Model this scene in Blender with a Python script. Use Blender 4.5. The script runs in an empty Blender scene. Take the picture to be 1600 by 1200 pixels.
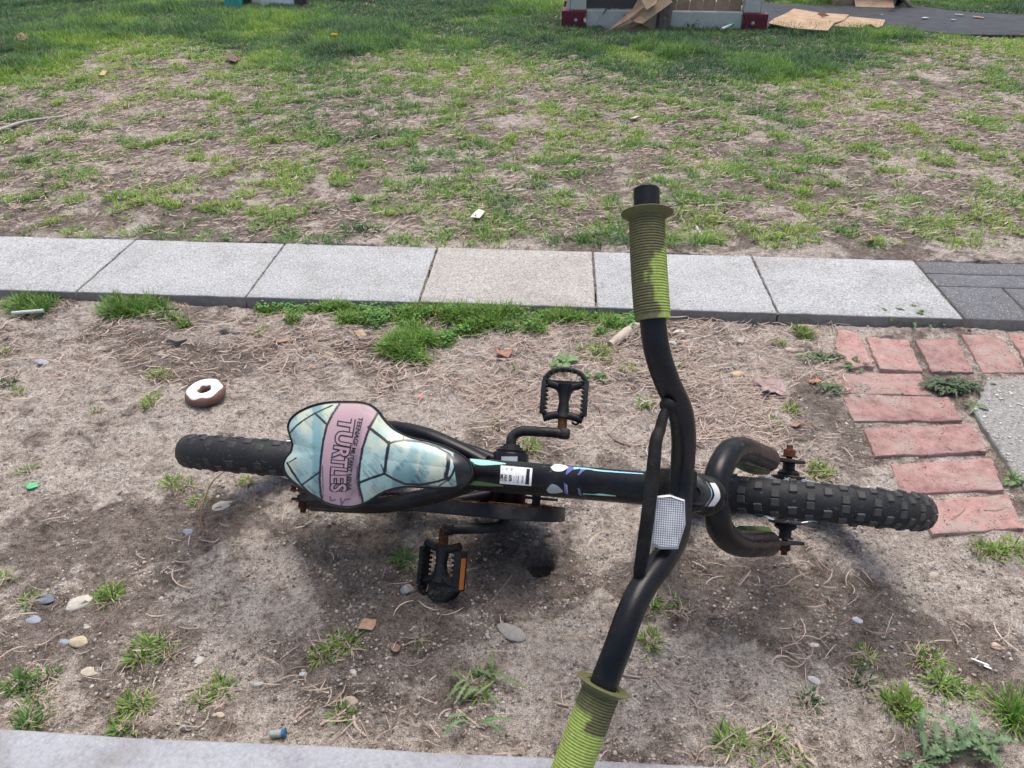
import bpy, bmesh, math, random
import numpy as np
from mathutils import Matrix, Vector
R_ = math.radians
scene = bpy.context.scene
COL = scene.collection
rng = np.random.default_rng(7)
random.seed(7)

# ------------------------------------------------------------------ camera
CH, FPX, TILT, ROLL = 0.876, 1200.0, R_(34.12), R_(0.15)
FW = np.array([0, math.cos(TILT), -math.sin(TILT)])
RT = np.array([1.0, 0, 0]); UP = np.cross(RT, FW)
RT, UP = math.cos(ROLL)*RT+math.sin(ROLL)*UP, -math.sin(ROLL)*RT+math.cos(ROLL)*UP
CAM = np.array([0, 0, CH])
cd = bpy.data.cameras.new('camera'); cam = bpy.data.objects.new('camera', cd); COL.objects.link(cam)
cd.sensor_width = 36; cd.lens = 27.0; cd.clip_start = 0.02; cd.clip_end = 500
M = Matrix.Identity(4)
for i in range(3):
    M[i][0] = RT[i]; M[i][1] = UP[i]; M[i][2] = -FW[i]; M[i][3] = CAM[i]
cam.matrix_world = M
scene.camera = cam
# ------------------------------------------------------------------ light
SUN_EL, SUN_AZ = R_(72), R_(16)      # azimuth measured from +Y towards +X
w = bpy.data.worlds.new('World'); scene.world = w; w.use_nodes = True
nt = w.node_tree; bg = nt.nodes['Background']
sky = nt.nodes.new('ShaderNodeTexSky'); sky.sky_type = 'NISHITA'; sky.sun_disc = False
sky.sun_elevation = SUN_EL; sky.sun_rotation = SUN_AZ
sky.air_density = 1.0; sky.dust_density = 5.0; sky.ozone_density = 0.6
nt.links.new(sky.outputs[0], bg.inputs[0]); bg.inputs[1].default_value = 0.15
sd = bpy.data.lights.new('sun', 'SUN'); so = bpy.data.objects.new('sun', sd); COL.objects.link(so)
sd.energy = 1.4; sd.angle = R_(36); sd.color = (1.0, 0.975, 0.95)
sdir = Vector((math.sin(SUN_AZ)*math.cos(SUN_EL), math.cos(SUN_AZ)*math.cos(SUN_EL), math.sin(SUN_EL)))
so.rotation_euler = sdir.to_track_quat('Z', 'Y').to_euler(); so.location = (0, 0, 10)
scene.view_settings.view_transform = 'Standard'; scene.view_settings.look = 'None'
scene.view_settings.exposure = 0.48; scene.view_settings.gamma = 1
scene.render.resolution_x = 1024; scene.render.resolution_y = 768
scene.cycles.max_bounces = 5

# ------------------------------------------------------------------ noise and terrain height
def _h(ix, iy, s):
    n = (ix*374761393+iy*668265263+s*2147483647) & 0x7fffffff
    n = ((n ^ (n >> 13))*1274126177) & 0x7fffffff
    n = (n ^ (n >> 16))*1103515245 & 0x7fffffff
    return (n & 0xffff)/65535.0
def vnoise(x, y, s=0):
    ix = np.floor(x).astype(np.int64); iy = np.floor(y).astype(np.int64)
    fx = x-ix; fy = y-iy; fx = fx*fx*(3-2*fx); fy = fy*fy*(3-2*fy)
    a = _h(ix, iy, s); b = _h(ix+1, iy, s); c = _h(ix, iy+1, s); d = _h(ix+1, iy+1, s)
    return (a*(1-fx)+b*fx)*(1-fy)+(c*(1-fx)+d*fx)*fy
def fbm(x, y, f, o=3, s=0):
    r = 0; a = 1; t = 0
    for k in range(o):
        r = r+a*vnoise(x*f+17.3*k, y*f-9.1*k, s+k); t += a; a *= .5; f *= 2.03
    return r/t
def sst(a, b, x):
    t = np.clip((x-a)/(b-a), 0, 1); return t*t*(3-2*t)
PO = np.array([-1.035, 1.628]); PR = R_(-3.398)      # paver row frame: origin and heading
PX = np.array([math.cos(PR), math.sin(PR)]); PY = np.array([-math.sin(PR), math.cos(PR)])
def pfr(x, y):
    dx = x-PO[0]; dy = y-PO[1]
    return dx*PX[0]+dy*PX[1], dx*PY[0]+dy*PY[1]
def base_h(x, y):
    a, v = pfr(x, y)
    return .012*sst(-.35, -.02, v)+.018*sst(.0, .32, v)
DIPS = []; BRICKS_AREA = []
def hz(x, y):
    x = np.asarray(x, float); y = np.asarray(y, float)
    z = base_h(x, y)
    near = 1-sst(2.2, 6, y)
    z = z+(fbm(x, y, 5, 2, 3)-.5)*.016+(fbm(x, y, 22, 2, 11)-.5)*.009*near
    rid = 1-np.abs(2*fbm(x, y, 60, 2, 21)-1)
    clod = sst(.50, .66, fbm(x, y, 34, 2, 44))*(vnoise(x*75, y*75, 46)-.2)
    z = z+(rid-.6)*.0058*near+(vnoise(x*150, y*150, 31)-.5)*.0036*near+clod*.0058*near
    # sand silted up between the bricks
    if len(BRICKS_AREA):
        bx = (x-BRICKS_AREA[0])/BRICKS_AREA[2]; by = (y-BRICKS_AREA[1])/BRICKS_AREA[3]; q = sst(1.25, .8, np.hypot(bx, by))
        z = z*(1-q)+(.0105+(z-base_h(x, y))*.35+(fbm(x, y, 9, 2, 66)-.5)*.014)*q
    for (cx, cy, r, d) in DIPS:
        q = np.hypot(x-cx, y-cy)/r
        z = z-d*np.exp(-q**3)
    # keep the soil below slabs and bricks
    a, v = pfr(x, y)
    under = ((v > -.008) & (v < .31) & (a > -.9)).astype(float)
    z = np.where(under > 0, np.minimum(z, .004), z)
    return z
def ray(px, py): return FW+(px-800)/FPX*RT-(py-600)/FPX*UP
def at(px, py, z=0.0):
    d = ray(px, py); P = CAM+d*((z-CH)/d[2]); return P
def gnd(px, py):
    z = 0.0
    for k in range(6): P = at(px, py, z); z = float(hz(P[0], P[1]))
    return P[0], P[1], z
_p = at(846, 872); DIPS.append((_p[0], _p[1], .017, .05)); DIPS.append((_p[0]-.018, _p[1]+.012, .014, .03))
_p = at(850, 925); DIPS.append((_p[0], _p[1], .06, .012))
_q = at(1460, 660, .01); BRICKS_AREA += [_q[0]+.04, _q[1], .30, .34]
_p = at(775, 880); DIPS.append((_p[0], _p[1], .07, .010))

# ------------------------------------------------------------------ object helpers
def tag(o, label=None, cat=None, group=None, kind=None):
    if label: o['label'] = label
    if cat: o['category'] = cat
    if group: o['group'] = group
    if kind: o['kind'] = kind
    return o
def empty(name, loc=(0, 0, 0)):
    o = bpy.data.objects.new(name, None); o.empty_display_size = .05; COL.objects.link(o); o.location = loc; return o
def fast(name, V, F, mat, parent=None, col=None, smooth=False, colname='Col', uv=None):
    """V (n,3); F list of (m,k) int arrays."""
    me = bpy.data.meshes.new(name); V = np.asarray(V, np.float32)
    me.vertices.add(len(V)); me.vertices.foreach_set('co', V.ravel())
    if not isinstance(F, (list, tuple)): F = [F]
    F = [np.asarray(f, np.int32) for f in F if len(f)]
    li = np.concatenate([f.ravel() for f in F]); tot = np.concatenate([np.full(len(f), f.shape[1], np.int32) for f in F])
    st = np.concatenate([[0], np.cumsum(tot)[:-1]]).astype(np.int32)
    me.loops.add(len(li)); me.loops.foreach_set('vertex_index', li.astype(np.int32))
    me.polygons.add(len(tot)); me.polygons.foreach_set('loop_start', st); me.polygons.foreach_set('loop_total', tot)
    if smooth: me.polygons.foreach_set('use_smooth', np.ones(len(tot), bool))
    me.update(calc_edges=True)
    if col is not None:
        c = np.ones((len(V), 4), np.float32); c[:, :3] = np.asarray(col, np.float32)[:, :3]
        at_ = me.attributes.new(colname, 'FLOAT_COLOR', 'POINT'); at_.data.foreach_set('color', c.ravel())
    me.materials.append(mat)
    o = bpy.data.objects.new(name, me); COL.objects.link(o)
    if parent: o.parent = parent
    return o
class MB:
    """collects shapes for ONE mesh"""
    def __init__(s): s.v = []; s.f = []; s.n = 0; s.c = []
    def add(s, V, F, col=None):
        V = np.asarray(V, float); s.v.append(V)
        for f in F: s.f.append([int(i)+s.n for i in f])
        s.c.append(np.tile(col if col is not None else (1, 1, 1), (len(V), 1)) if np.ndim(col) < 2 else np.asarray(col))
        s.n += len(V); return s
    def box(s, c, size, Rm=None, bev=0.0, col=None):
        sx, sy, sz = [q/2 for q in size]; bm = bmesh.new(); bmesh.ops.create_cube(bm, size=1)
        for v in bm.verts: v.co = Vector((v.co.x*size[0], v.co.y*size[1], v.co.z*size[2]))
        if bev > 0: bmesh.ops.bevel(bm, geom=list(bm.edges), offset=bev, segments=2, affect='EDGES', profile=.6)
        V = np.array([v.co[:] for v in bm.verts]); bm.verts.index_update(); F = [[v.index for v in f.verts] for f in bm.faces]; bm.free()
        if Rm is not None: V = V@np.asarray(Rm).T
        return s.add(V+np.asarray(c), F, col)
    def tube(s, P, r, seg=16, cap=True, col=None, flat=None):
        P = np.asarray(P, float); n = len(P); r = np.broadcast_to(np.asarray(r, float), (n,)) if np.ndim(r) <= 1 else r
        T = np.gradient(P, axis=0); T /= np.linalg.norm(T, axis=1)[:, None]+1e-12
        u = np.cross(T[0], [0, 0, 1.0])
        if np.linalg.norm(u) < .1: u = np.cross(T[0], [0, 1.0, 0])
        u /= np.linalg.norm(u); V = []
        an = np.arange(seg)*2*math.pi/seg
        for i in range(n):
            u = u-T[i]*(u@T[i]); u /= np.linalg.norm(u); b = np.cross(T[i], u)
            k = flat[i] if flat is not None else 1.0
            V.append(P[i]+r[i]*(np.cos(an)[:, None]*u+np.sin(an)[:, None]*b*k))
        V = np.concatenate(V); F = []
        for i in range(n-1):
            for j in range(seg):
                a = i*seg+j; b2 = i*seg+(j+1) % seg; F.append([a, b2, b2+seg, a+seg])
        if cap:
            F.append(list(range(seg))[::-1]); F.append([(n-1)*seg+j for j in range(seg)])
        return s.add(V, F, col)
    def lathe(s, c, ax, prof, seg=24, col=None, closed=False):
        """prof: list of (r, h) along axis ax from centre c"""
        ax = np.asarray(ax, float); ax /= np.linalg.norm(ax); u = np.cross(ax, [0, 0, 1.0])
        if np.linalg.norm(u) < .1: u = np.cross(ax, [0, 1.0, 0])
        u /= np.linalg.norm(u); b = np.cross(ax, u); an = np.arange(seg)*2*math.pi/seg; V = []
        for (r, h) in prof: V.append(np.asarray(c)+ax*h+max(r, 1e-5)*(np.cos(an)[:, None]*u+np.sin(an)[:, None]*b))
        V = np.concatenate(V); F = []; n = len(prof)
        for i in range(n-(0 if closed else 1)):
            for j in range(seg):
                a = i*seg+j; b2 = i*seg+(j+1) % seg; a2 = ((i+1) % n)*seg+j; b3 = ((i+1) % n)*seg+(j+1) % seg
                F.append([a, b2, b3, a2])
        return s.add(V, F, col)
    def prism(s, poly, h0, h1, fr=None, col=None):
        """poly (n,2) extruded from h0 to h1 along the third axis; fr maps (a,b,h)->xyz"""
        n = len(poly); V = [(p[0], p[1], h0) for p in poly]+[(p[0], p[1], h1) for p in poly]
        V = np.array(V, float)
        if fr is not None: V = np.array([fr(*q) for q in V])
        F = [list(range(n))[::-1], list(range(n, 2*n))]+[[i, (i+1) % n, n+(i+1) % n, n+i] for i in range(n)]
        return s.add(V, F, col)
    def build(s, name, mat, parent=None, smooth=None, bevel=0.0, sub=0, fixn=True):
        me = bpy.data.meshes.new(name); V = np.concatenate(s.v)
        me.from_pydata(V.tolist(), [], s.f)
        c = np.ones((len(V), 4), np.float32); c[:, :3] = np.concatenate(s.c)
        a = me.attributes.new('Col', 'FLOAT_COLOR', 'POINT'); a.data.foreach_set('color', c.ravel())
        if fixn:
            bm = bmesh.new(); bm.from_mesh(me); bmesh.ops.recalc_face_normals(bm, faces=bm.faces); bm.to_mesh(me); bm.free()
        me.materials.append(mat)
        o = bpy.data.objects.new(name, me); COL.objects.link(o)
        if parent: o.parent = parent
        if bevel:
            m = o.modifiers.new('b', 'BEVEL'); m.width = bevel; m.segments = 2; m.limit_method = 'ANGLE'; m.angle_limit = R_(40)
        if sub: m = o.modifiers.new('s', 'SUBSURF'); m.levels = sub; m.render_levels = sub
        if smooth is not None:
            me.polygons.foreach_set('use_smooth', np.ones(len(me.polygons), bool))
            if smooth < 180:
                me.set_sharp_from_angle(angle=R_(smooth))
        return o
def cr(P, n=8):
    """Catmull-Rom through points (any dimension)"""
    P = np.asarray(P, float); Q = np.vstack([2*P[0]-P[1], P, 2*P[-1]-P[-2]]); out = []
    for i in range(1, len(Q)-2):
        for k in range(n):
            t = k/n; a, b, c, d = Q[i-1:i+3]
            out.append(.5*((2*b)+(c-a)*t+(2*a-5*b+4*c-d)*t*t+(-a+3*b-3*c+d)*t**3))
    out.append(P[-1]); return np.array(out)

# ------------------------------------------------------------------ materials
class N:
    def __init__(s, name):
        s.m = bpy.data.materials.new(name); s.m.use_nodes = True; s.t = s.m.node_tree; s.b = s.t.nodes['Principled BSDF']
        s.tc = s.t.nodes.new('ShaderNodeTexCoord')
    def nd(s, typ, **kw):
        n = s.t.nodes.new(typ)
        for k, v in kw.items():
            if k in n.inputs: n.inputs[k].default_value = v
            else: setattr(n, k, v)
        return n
    def lk(s, a, b): s.t.links.new(a, b)
    def noise(s, scale, detail=3, rough=.6, dist=0, vec=None):
        n = s.nd('ShaderNodeTexNoise', Scale=scale, Detail=detail, Roughness=rough, Distortion=dist)
        s.lk(vec or s.tc.outputs['Object'], n.inputs['Vector']); return n.outputs[0]
    def ramp(s, fac, stops):
        r = s.nd('ShaderNodeValToRGB'); s.lk(fac, r.inputs[0]); e = r.color_ramp.elements
        while len(e) < len(stops): e.new(.5)
        for i, (p, c) in enumerate(stops):
            e[i].position = p; e[i].color = (*c, 1) if len(c) == 3 else c
        return r.outputs[0]
    def mix(s, f, a, b, mode='MIX'):
        n = s.nd('ShaderNodeMix', data_type='RGBA', blend_type=mode)
        for sock, v in ((n.inputs[0], f), (n.inputs[6], a), (n.inputs[7], b)):
            if hasattr(v, 'links') or hasattr(v, 'is_output'): s.lk(v, sock)
            else: sock.default_value = v if not isinstance(v, tuple) else (*v, 1)[:4]
        return n.outputs[2]
    def attr(s, name='Col'):
        n = s.nd('ShaderNodeAttribute'); n.attribute_name = name; return n.outputs[0]
    def bump(s, h, strength=.5, dist=.002, prev=None):
        n = s.nd('ShaderNodeBump', Strength=strength, Distance=dist); s.lk(h, n.inputs['Height'])
        if prev is not None: s.lk(prev, n.inputs['Normal'])
        s.lk(n.outputs[0], s.b.inputs['Normal']); return n.outputs[0]
    def base(s, v):
        if isinstance(v, tuple): s.b.inputs['Base Color'].default_value = (*v, 1)
        else: s.lk(v, s.b.inputs['Base Color'])
        return s
    def rough(s, v, spec=None):
        if isinstance(v, (int, float)): s.b.inputs['Roughness'].default_value = v
        else: s.lk(v, s.b.inputs['Roughness'])
        if spec is not None: s.b.inputs['Specular IOR Level'].default_value = spec
        return s
def g3(v): return (v, v, v)
def gray_ramp(n, sock, a, b): return n.ramp(sock, [(a, g3(0)), (b, g3(1))])

def m_dirt():
    n = N('dirt')
    a = n.noise(5, 4, .6, .4); b = n.noise(28, 4, .65); c = n.noise(140, 4, .7); d = n.noise(600, 2, .6)
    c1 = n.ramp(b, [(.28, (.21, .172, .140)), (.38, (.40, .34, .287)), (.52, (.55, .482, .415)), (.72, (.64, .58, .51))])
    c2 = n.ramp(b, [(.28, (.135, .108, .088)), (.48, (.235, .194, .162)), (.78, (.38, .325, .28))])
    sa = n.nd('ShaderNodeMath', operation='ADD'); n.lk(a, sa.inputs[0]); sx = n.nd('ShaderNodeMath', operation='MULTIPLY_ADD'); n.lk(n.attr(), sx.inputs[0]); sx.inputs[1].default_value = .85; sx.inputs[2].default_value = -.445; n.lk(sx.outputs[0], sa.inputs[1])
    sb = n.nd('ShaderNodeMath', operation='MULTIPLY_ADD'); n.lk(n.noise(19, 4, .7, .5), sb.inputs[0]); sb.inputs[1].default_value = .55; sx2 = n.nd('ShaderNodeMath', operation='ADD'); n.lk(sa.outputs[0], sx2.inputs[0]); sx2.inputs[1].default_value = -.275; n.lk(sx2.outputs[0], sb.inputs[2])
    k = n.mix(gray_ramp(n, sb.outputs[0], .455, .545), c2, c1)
    k = n.mix(.9, k, n.ramp(c, [(.30, g3(.35)), (.48, g3(1.0)), (.70, g3(1.4))]), 'MULTIPLY')
    k = n.mix(.9, k, n.ramp(d, [(.33, g3(.55)), (.55, g3(1.05)), (.7, g3(1.3))]), 'MULTIPLY')
    # pale grit grains
    v = n.nd('ShaderNodeTexVoronoi', Scale=210.0); n.lk(n.tc.outputs['Object'], v.inputs['Vector'])
    near_ = 0; near = n.ramp(v.outputs['Distance'], [(.14, g3(1)), (.22, g3(0))])
    pick = n.ramp(n.noise(90, 1), [(.60, g3(0)), (.64, g3(1))])
    g = n.mix(1.0, near, pick, 'MULTIPLY')
    k = n.mix(g, k, (.50, .46, .41, 1))
    # beyond the worn lawn the ground is covered by turf
    sy = n.nd('ShaderNodeSeparateXYZ'); n.lk(n.tc.outputs['Object'], sy.inputs[0]); ay = n.nd('ShaderNodeMath', operation='MULTIPLY_ADD'); n.lk(n.noise(.9, 4, .7), ay.inputs[0]); ay.inputs[1].default_value = 3.0; n.lk(sy.outputs[1], ay.inputs[2])
    tf = n.nd('ShaderNodeMapRange'); n.lk(ay.outputs[0], tf.inputs[0]); tf.inputs[1].default_value = 8.0; tf.inputs[2].default_value = 9.6
    turf = n.ramp(n.noise(35, 5, .75), [(.3, (.05, .10, .03)), (.5, (.11, .19, .05)), (.7, (.20, .27, .09))]); k = n.mix(tf.outputs[0], k, turf)
    n.base(k).rough(.95, .15)
    b1 = n.bump(c, 1.0, .010); b2 = n.bump(d, 1.0, .0035, b1); n.bump(n.noise(60, 4, .7), .7, .008, b2)
    return n.m
def m_attr(name, rough=.6, spec=.3, nscale=200, namt=.5, bump=.0, trans=0.0):
    n = N(name); k = n.attr()
    k = n.mix(namt, k, n.ramp(n.noise(nscale, 3, .6), [(.3, g3(.55)), (.7, g3(1.35))]), 'MULTIPLY')
    n.base(k).rough(rough, spec)
    if bump: n.bump(n.noise(nscale*1.5, 3, .65), .7, bump)
    if trans:
        tr = n.nd('ShaderNodeBsdfTranslucent'); n.lk(k, tr.inputs[0]); ms = n.nd('ShaderNodeMixShader'); ms.inputs[0].default_value = trans
        n.lk(n.b.outputs[0], ms.inputs[1]); n.lk(tr.outputs[0], ms.inputs[2]); n.lk(ms.outputs[0], n.t.nodes['Material Output'].inputs[0])
    return n.m
def m_slab(name, tone, speck=.75, dirt=.25, chips=0):
    n = N(name); t = np.array(tone)
    oi = n.nd('ShaderNodeObjectInfo')
    v = n.nd('ShaderNodeMapping'); n.lk(n.tc.outputs['Object'], v.inputs[0]); n.lk(oi.outputs['Random'], v.inputs['Location']); vec = v.outputs[0]
    a = n.noise(230, 3, .75, 0, vec); b = n.noise(9, 4, .6, 0, vec)
    k = n.ramp(a, [(.33, tuple(t*(1-.6*speck/.75))), (.44, tuple(t*(1-.12*speck/.75))), (.56, tuple(t*1.02)), (.66, tuple(np.minimum(t*(1+.5*speck/.75), .86)))])
    k = n.mix(dirt, k, n.ramp(b, [(.35, (.68, .63, .57)), (.52, (.98, .97, .955)), (.7, (1.08, 1.07, 1.06))]), 'MULTIPLY')
    k = n.mix(.55, k, n.ramp(n.noise(45, 5, .75, .8, vec), [(.30, (.66, .62, .57)), (.46, g3(1.0)), (.8, g3(1.06))]), 'MULTIPLY')
    if chips:
        vo = n.nd('ShaderNodeTexVoronoi', Scale=chips); n.lk(vec, vo.inputs['Vector']); cm = n.ramp(vo.outputs['Distance'], [(.16, g3(1)), (.24, g3(0))]); pk_ = n.ramp(n.noise(chips*.55, 1, .5, 0, vec), [(.50, g3(0)), (.56, g3(1))])
        k = n.mix(n.mix(1.0, cm, pk_, 'MULTIPLY'), k, (.50, .49, .47, 1))
    # soiling climbs the sides of the slab
    ge = n.nd('ShaderNodeNewGeometry'); sp = n.nd('ShaderNodeSeparateXYZ'); n.lk(ge.outputs['Normal'], sp.inputs[0])
    side = n.ramp(sp.outputs[2], [(.25, g3(1)), (.8, g3(0))])
    k = n.mix(side, k, n.mix(n.noise(60, 3, .7, 0, vec), (.15, .14, .12, 1), (.34, .32, .29, 1)))
    n.base(k).rough(.9, .2)
    q = n.bump(a, .8, .0016); n.bump(n.noise(60, 3, .6, 0, vec), .4, .002, q)
    return n.m
def m_brick():
    n = N('brick'); oi = n.nd('ShaderNodeObjectInfo')
    v = n.nd('ShaderNodeMapping'); n.lk(n.tc.outputs['Object'], v.inputs[0]); n.lk(oi.outputs['Random'], v.inputs['Location']); vec = v.outputs[0]
    a = n.noise(40, 5, .65, .3, vec)
    k = n.ramp(a, [(.25, (.22, .115, .10)), (.45, (.36, .19, .165)), (.62, (.46, .255, .225)), (.8, (.48, .32, .29))])
    hs = n.nd('ShaderNodeHueSaturation'); n.lk(k, hs.inputs['Color']); hv = n.nd('ShaderNodeMapRange'); n.lk(oi.outputs['Random'], hv.inputs[0]); hv.inputs[3].default_value = .80; hv.inputs[4].default_value = 1.06; n.lk(hv.outputs[0], hs.inputs['Value']); hs.inputs['Saturation'].default_value = .88; k = hs.outputs[0]
    gr = n.ramp(n.noise(16, 5, .75, .6, vec), [(.46, g3(0)), (.66, g3(.85))])
    k = n.mix(gr, k, (.36, .30, .26, 1))
    cr_ = n.ramp(n.noise(95, 2, .6, 2.5, vec), [(.335, g3(1)), (.375, g3(0))])
    k = n.mix(cr_, k, (.12, .07, .06, 1))
    k = n.mix(.4, k, n.ramp(n.noise(500, 2, .6, 0, vec), [(.3, g3(.6)), (.7, g3(1.3))]), 'MULTIPLY')
    n.base(k).rough(.88, .2)
    q = n.bump(n.noise(300, 3, .7, 0, vec), .7, .0012); n.bump(cr_, -.6, .001, q)
    return n.m
def m_paint(name, col, rough=.36, dust=.5, wear=None):
    n = N(name); d = n.ramp(n.noise(18, 5, .7), [(.42, g3(0)), (.75, g3(dust))])
    f = n.ramp(n.noise(420, 3, .7), [(.56, g3(0)), (.68, g3(.55))])
    k = n.mix(d, tuple(col), (.085, .08, .075, 1)); k = n.mix(n.mix(1, f, d, 'MULTIPLY'), k, (.2, .18, .16, 1))
    if wear:
        wv = n.ramp(n.noise(wear[0], 4, .7), [(wear[1], g3(0)), (wear[1]+.05, g3(1))]); k = n.mix(wv, k, wear[2])
    n.base(k).rough(n.ramp(n.noise(50, 4, .6), [(.3, g3(rough*.8)), (.75, g3(min(1, rough*1.6)))]), .26)
    n.bump(n.noise(700, 2), .15, .0004); return n.m
def m_rust():
    n = N('rust'); k = n.ramp(n.noise(230, 5, .75), [(.3, (.024, .014, .011)), (.5, (.095, .038, .020)), (.7, (.20, .085, .038))])
    n.base(k).rough(.9, .2); n.bump(n.noise(600, 4, .7), .9, .001); return n.m
def m_rubber():
    n = N('rubber'); a = n.noise(45, 5, .7)
    k = n.ramp(a, [(.35, (.006, .0072, .0095)), (.6, (.011, .013, .0165)), (.82, (.040, .039, .038))])
    sp = n.ramp(n.noise(260, 3, .75), [(.635, g3(0)), (.70, g3(.65))]); k = n.mix(sp, k, (.28, .26, .23, 1))
    ge = n.nd('ShaderNodeNewGeometry'); k = n.mix(n.ramp(ge.outputs['Pointiness'], [(.515, g3(0)), (.59, g3(.75))]), k, (.075, .073, .068, 1)); k = n.mix(n.ramp(ge.outputs['Pointiness'], [(.44, g3(.6)), (.49, g3(0))]), k, (.006, .006, .007, 1))
    n.base(k).rough(.62, .3); n.bump(n.noise(900, 3, .7), .35, .0006); return n.m
def m_simple(name, col, rough=.6, nscale=120, var=.3, bump=.0008, spec=.3, metal=0):
    n = N(name); c = np.array(col)
    k = n.ramp(n.noise(nscale, 4, .65), [(.3, tuple(c*(1-var))), (.7, tuple(np.minimum(c*(1+var), .95)))])
    n.base(k).rough(rough, spec); n.b.inputs['Metallic'].default_value = metal
    if bump: n.bump(n.noise(nscale*2, 3, .6), .6, bump)
    return n.m
def m_card():
    n = N('cardboard'); wv = n.nd('ShaderNodeTexWave', Scale=60.0, Distortion=.6); n.lk(n.tc.outputs['Object'], wv.inputs[0])
    k = n.ramp(n.noise(14, 5, .65), [(.3, (.33, .225, .145)), (.55, (.47, .335, .225)), (.8, (.55, .41, .29))])
    k = n.mix(.12, k, wv.outputs[0], 'MULTIPLY'); n.base(k).rough(.85, .15); n.bump(wv.outputs[1], .2, .001); return n.m
MT = dict(
    dirt=m_dirt(), slab=m_slab('pale_concrete', (.405, .418, .42), dirt=.45), slab2=m_slab('buff_concrete', (.40, .385, .355), dirt=.35),
    brick=m_brick(), black=m_paint('black_paint', (.003, .0038, .0055), .27, .16, (38, .665, (.055, .052, .05, 1))), matte=m_paint('scuffed_black_steel', (.008, .009, .0105), .45, .6, (60, .62, (.07, .062, .055, 1))),
    rust=m_rust(), rubber=m_rubber(), grass=m_attr('grass_blades', .5, .35, 60, .25, 0, .25), straw=m_attr('dead_straw', .8, .15, 300, .3),
    grit=m_attr('grit', .85, .2, 400, .35, .001), stone=m_attr('stone', .85, .25, 260, .35, .0012), leaf=m_attr('leafy', .55, .3, 200, .35, 0, .2),
    print=m_attr('saddle_print', .30, .5, 900, .0), plastic=m_paint('black_plastic', (.008, .0095, .012), .42, .4),
    card=m_card(), wood=m_simple('weathered_wood', (.20, .175, .15), .9, 60, .45, .003))
# ================================================================== SETTING: ground sheet
def axis(fa, fb, fs, far, g=1.05, mx=2.0):
    a = np.arange(fa, fb+fs/2, fs); L = []; x = fb; s = fs
    while x < far: s = min(s*g, mx); x += s; L.append(x)
    Lm = []; x = fa; s = fs
    while x > -far: s = min(s*g, mx); x -= s; Lm.append(x)
    return np.array(Lm[::-1]+list(a)+L)
def axis_y():
    L = [-400, -150, -60, -30, -12, -5, -2, -1, -.4, 0, .2, .3]; y = .36; s = .0048
    while y < 420:
        L.append(y)
        if y > 1.75: s = min(s*(1.012 if y < 9 else 1.06), 40)
        y += s
    return np.array(L)
gx = axis(-1.25, 1.35, .0055, 420, 1.035, 40); gy = axis_y()
GX, GY = np.meshgrid(gx, gy); GZ = hz(GX, GY)
# sink under the concrete landing in front of the camera
_lf = GY < (.40-.058*GX)
GZ = np.where(_lf, np.minimum(GZ, -.02), GZ)
SOIL_AND_SHADE = np.full(GX.shape, .56)                # paler drifted sand, darker damp soil; painted shade in hole and under bike
for (px, py, rx, ry, s_) in [(846, 876, 26, 12, -.7), (300, 690, 190, 60, .30), (400, 930, 70, 45, .35), (900, 1000, 90, 50, .35), (1520, 900, 130, 60, .33), (1120, 640, 130, 60, .15), (560, 760, 90, 40, .2), (930, 850, 70, 60, .25), (1350, 850, 120, 40, .2),  # first entry paints the shade inside the small hole
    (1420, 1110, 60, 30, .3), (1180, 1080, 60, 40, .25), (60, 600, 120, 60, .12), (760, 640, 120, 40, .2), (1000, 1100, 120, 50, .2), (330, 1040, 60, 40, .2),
    (780, 900, 150, 70, -.30), (1230, 960, 170, 60, -.35), (1060, 900, 90, 40, -.3), (420, 1000, 120, 60, -.22), (240, 820, 160, 50, -.28), (600, 1040, 100, 60, -.25), (300, 570, 150, 40, -.22), (1270, 640, 50, 30, -.4), (560, 900, 90, 60, -.2), (1480, 1010, 100, 40, -.2), (100, 980, 120, 60, -.15)]:  # first entry of this row deepens the bike's shadow in the soil colour
    c_ = at(px, py); ex = at(px+rx, py); ey = at(px, py-ry); SOIL_AND_SHADE += s_*np.exp(-((GX-c_[0])/(ex[0]-c_[0]))**2-((GY-c_[1])/(ey[1]-c_[1]))**2)
SOIL_AND_SHADE = np.where(GY > 1.95, .46, np.clip(SOIL_AND_SHADE, 0, 1))
nx, ny = len(gx), len(gy)
idx = np.arange(nx*ny).reshape(ny, nx)
q = np.stack([idx[:-1, :-1], idx[:-1, 1:], idx[1:, 1:], idx[1:, :-1]], -1).reshape(-1, 4)
tag(fast('ground', np.stack([GX, GY, GZ], -1).reshape(-1, 3), q, MT['dirt'], smooth=True, col=np.repeat(SOIL_AND_SHADE.reshape(-1, 1), 3, 1)), kind='structure')

# ------------------------------------------------ density maps read off the photograph (rows of the lawn)
cov = np.array([
 [.99]*17,
 [.98]*14+[.95, .85, .8],
 [.9, .75, .35, .4, .7, .8, .6, .65, .65, .7, .9, .98, .98, .95, .5, .35, .4],
 [.6, .4, .22, .3, .55, .6, .5, .45, .45, .45, .55, .55, .55, .4, .22, .2, .25],
 [.22, .26, .2, .28, .4, .4, .4, .36, .38, .38, .38, .33, .33, .3, .26, .2, .22],
 [.26, .26, .26, .2, .25, .3, .35, .35, .33, .35, .35, .33, .33, .36, .33, .26, .26],
 [.34, .3, .26, .2, .2, .25, .3, .3, .3, .3, .4, .36, .36, .36, .3, .3, .34],
 [.32, .38, .38, .36, .32, .33, .35, .4, .5, .52, .55, .55, .5, .4, .35, .38, .4],
 [.2, .3, .3, .3, .3, .35, .4, .45, .6, .7, .7, .75, .6, .5, .5, .55, .6]])
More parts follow.
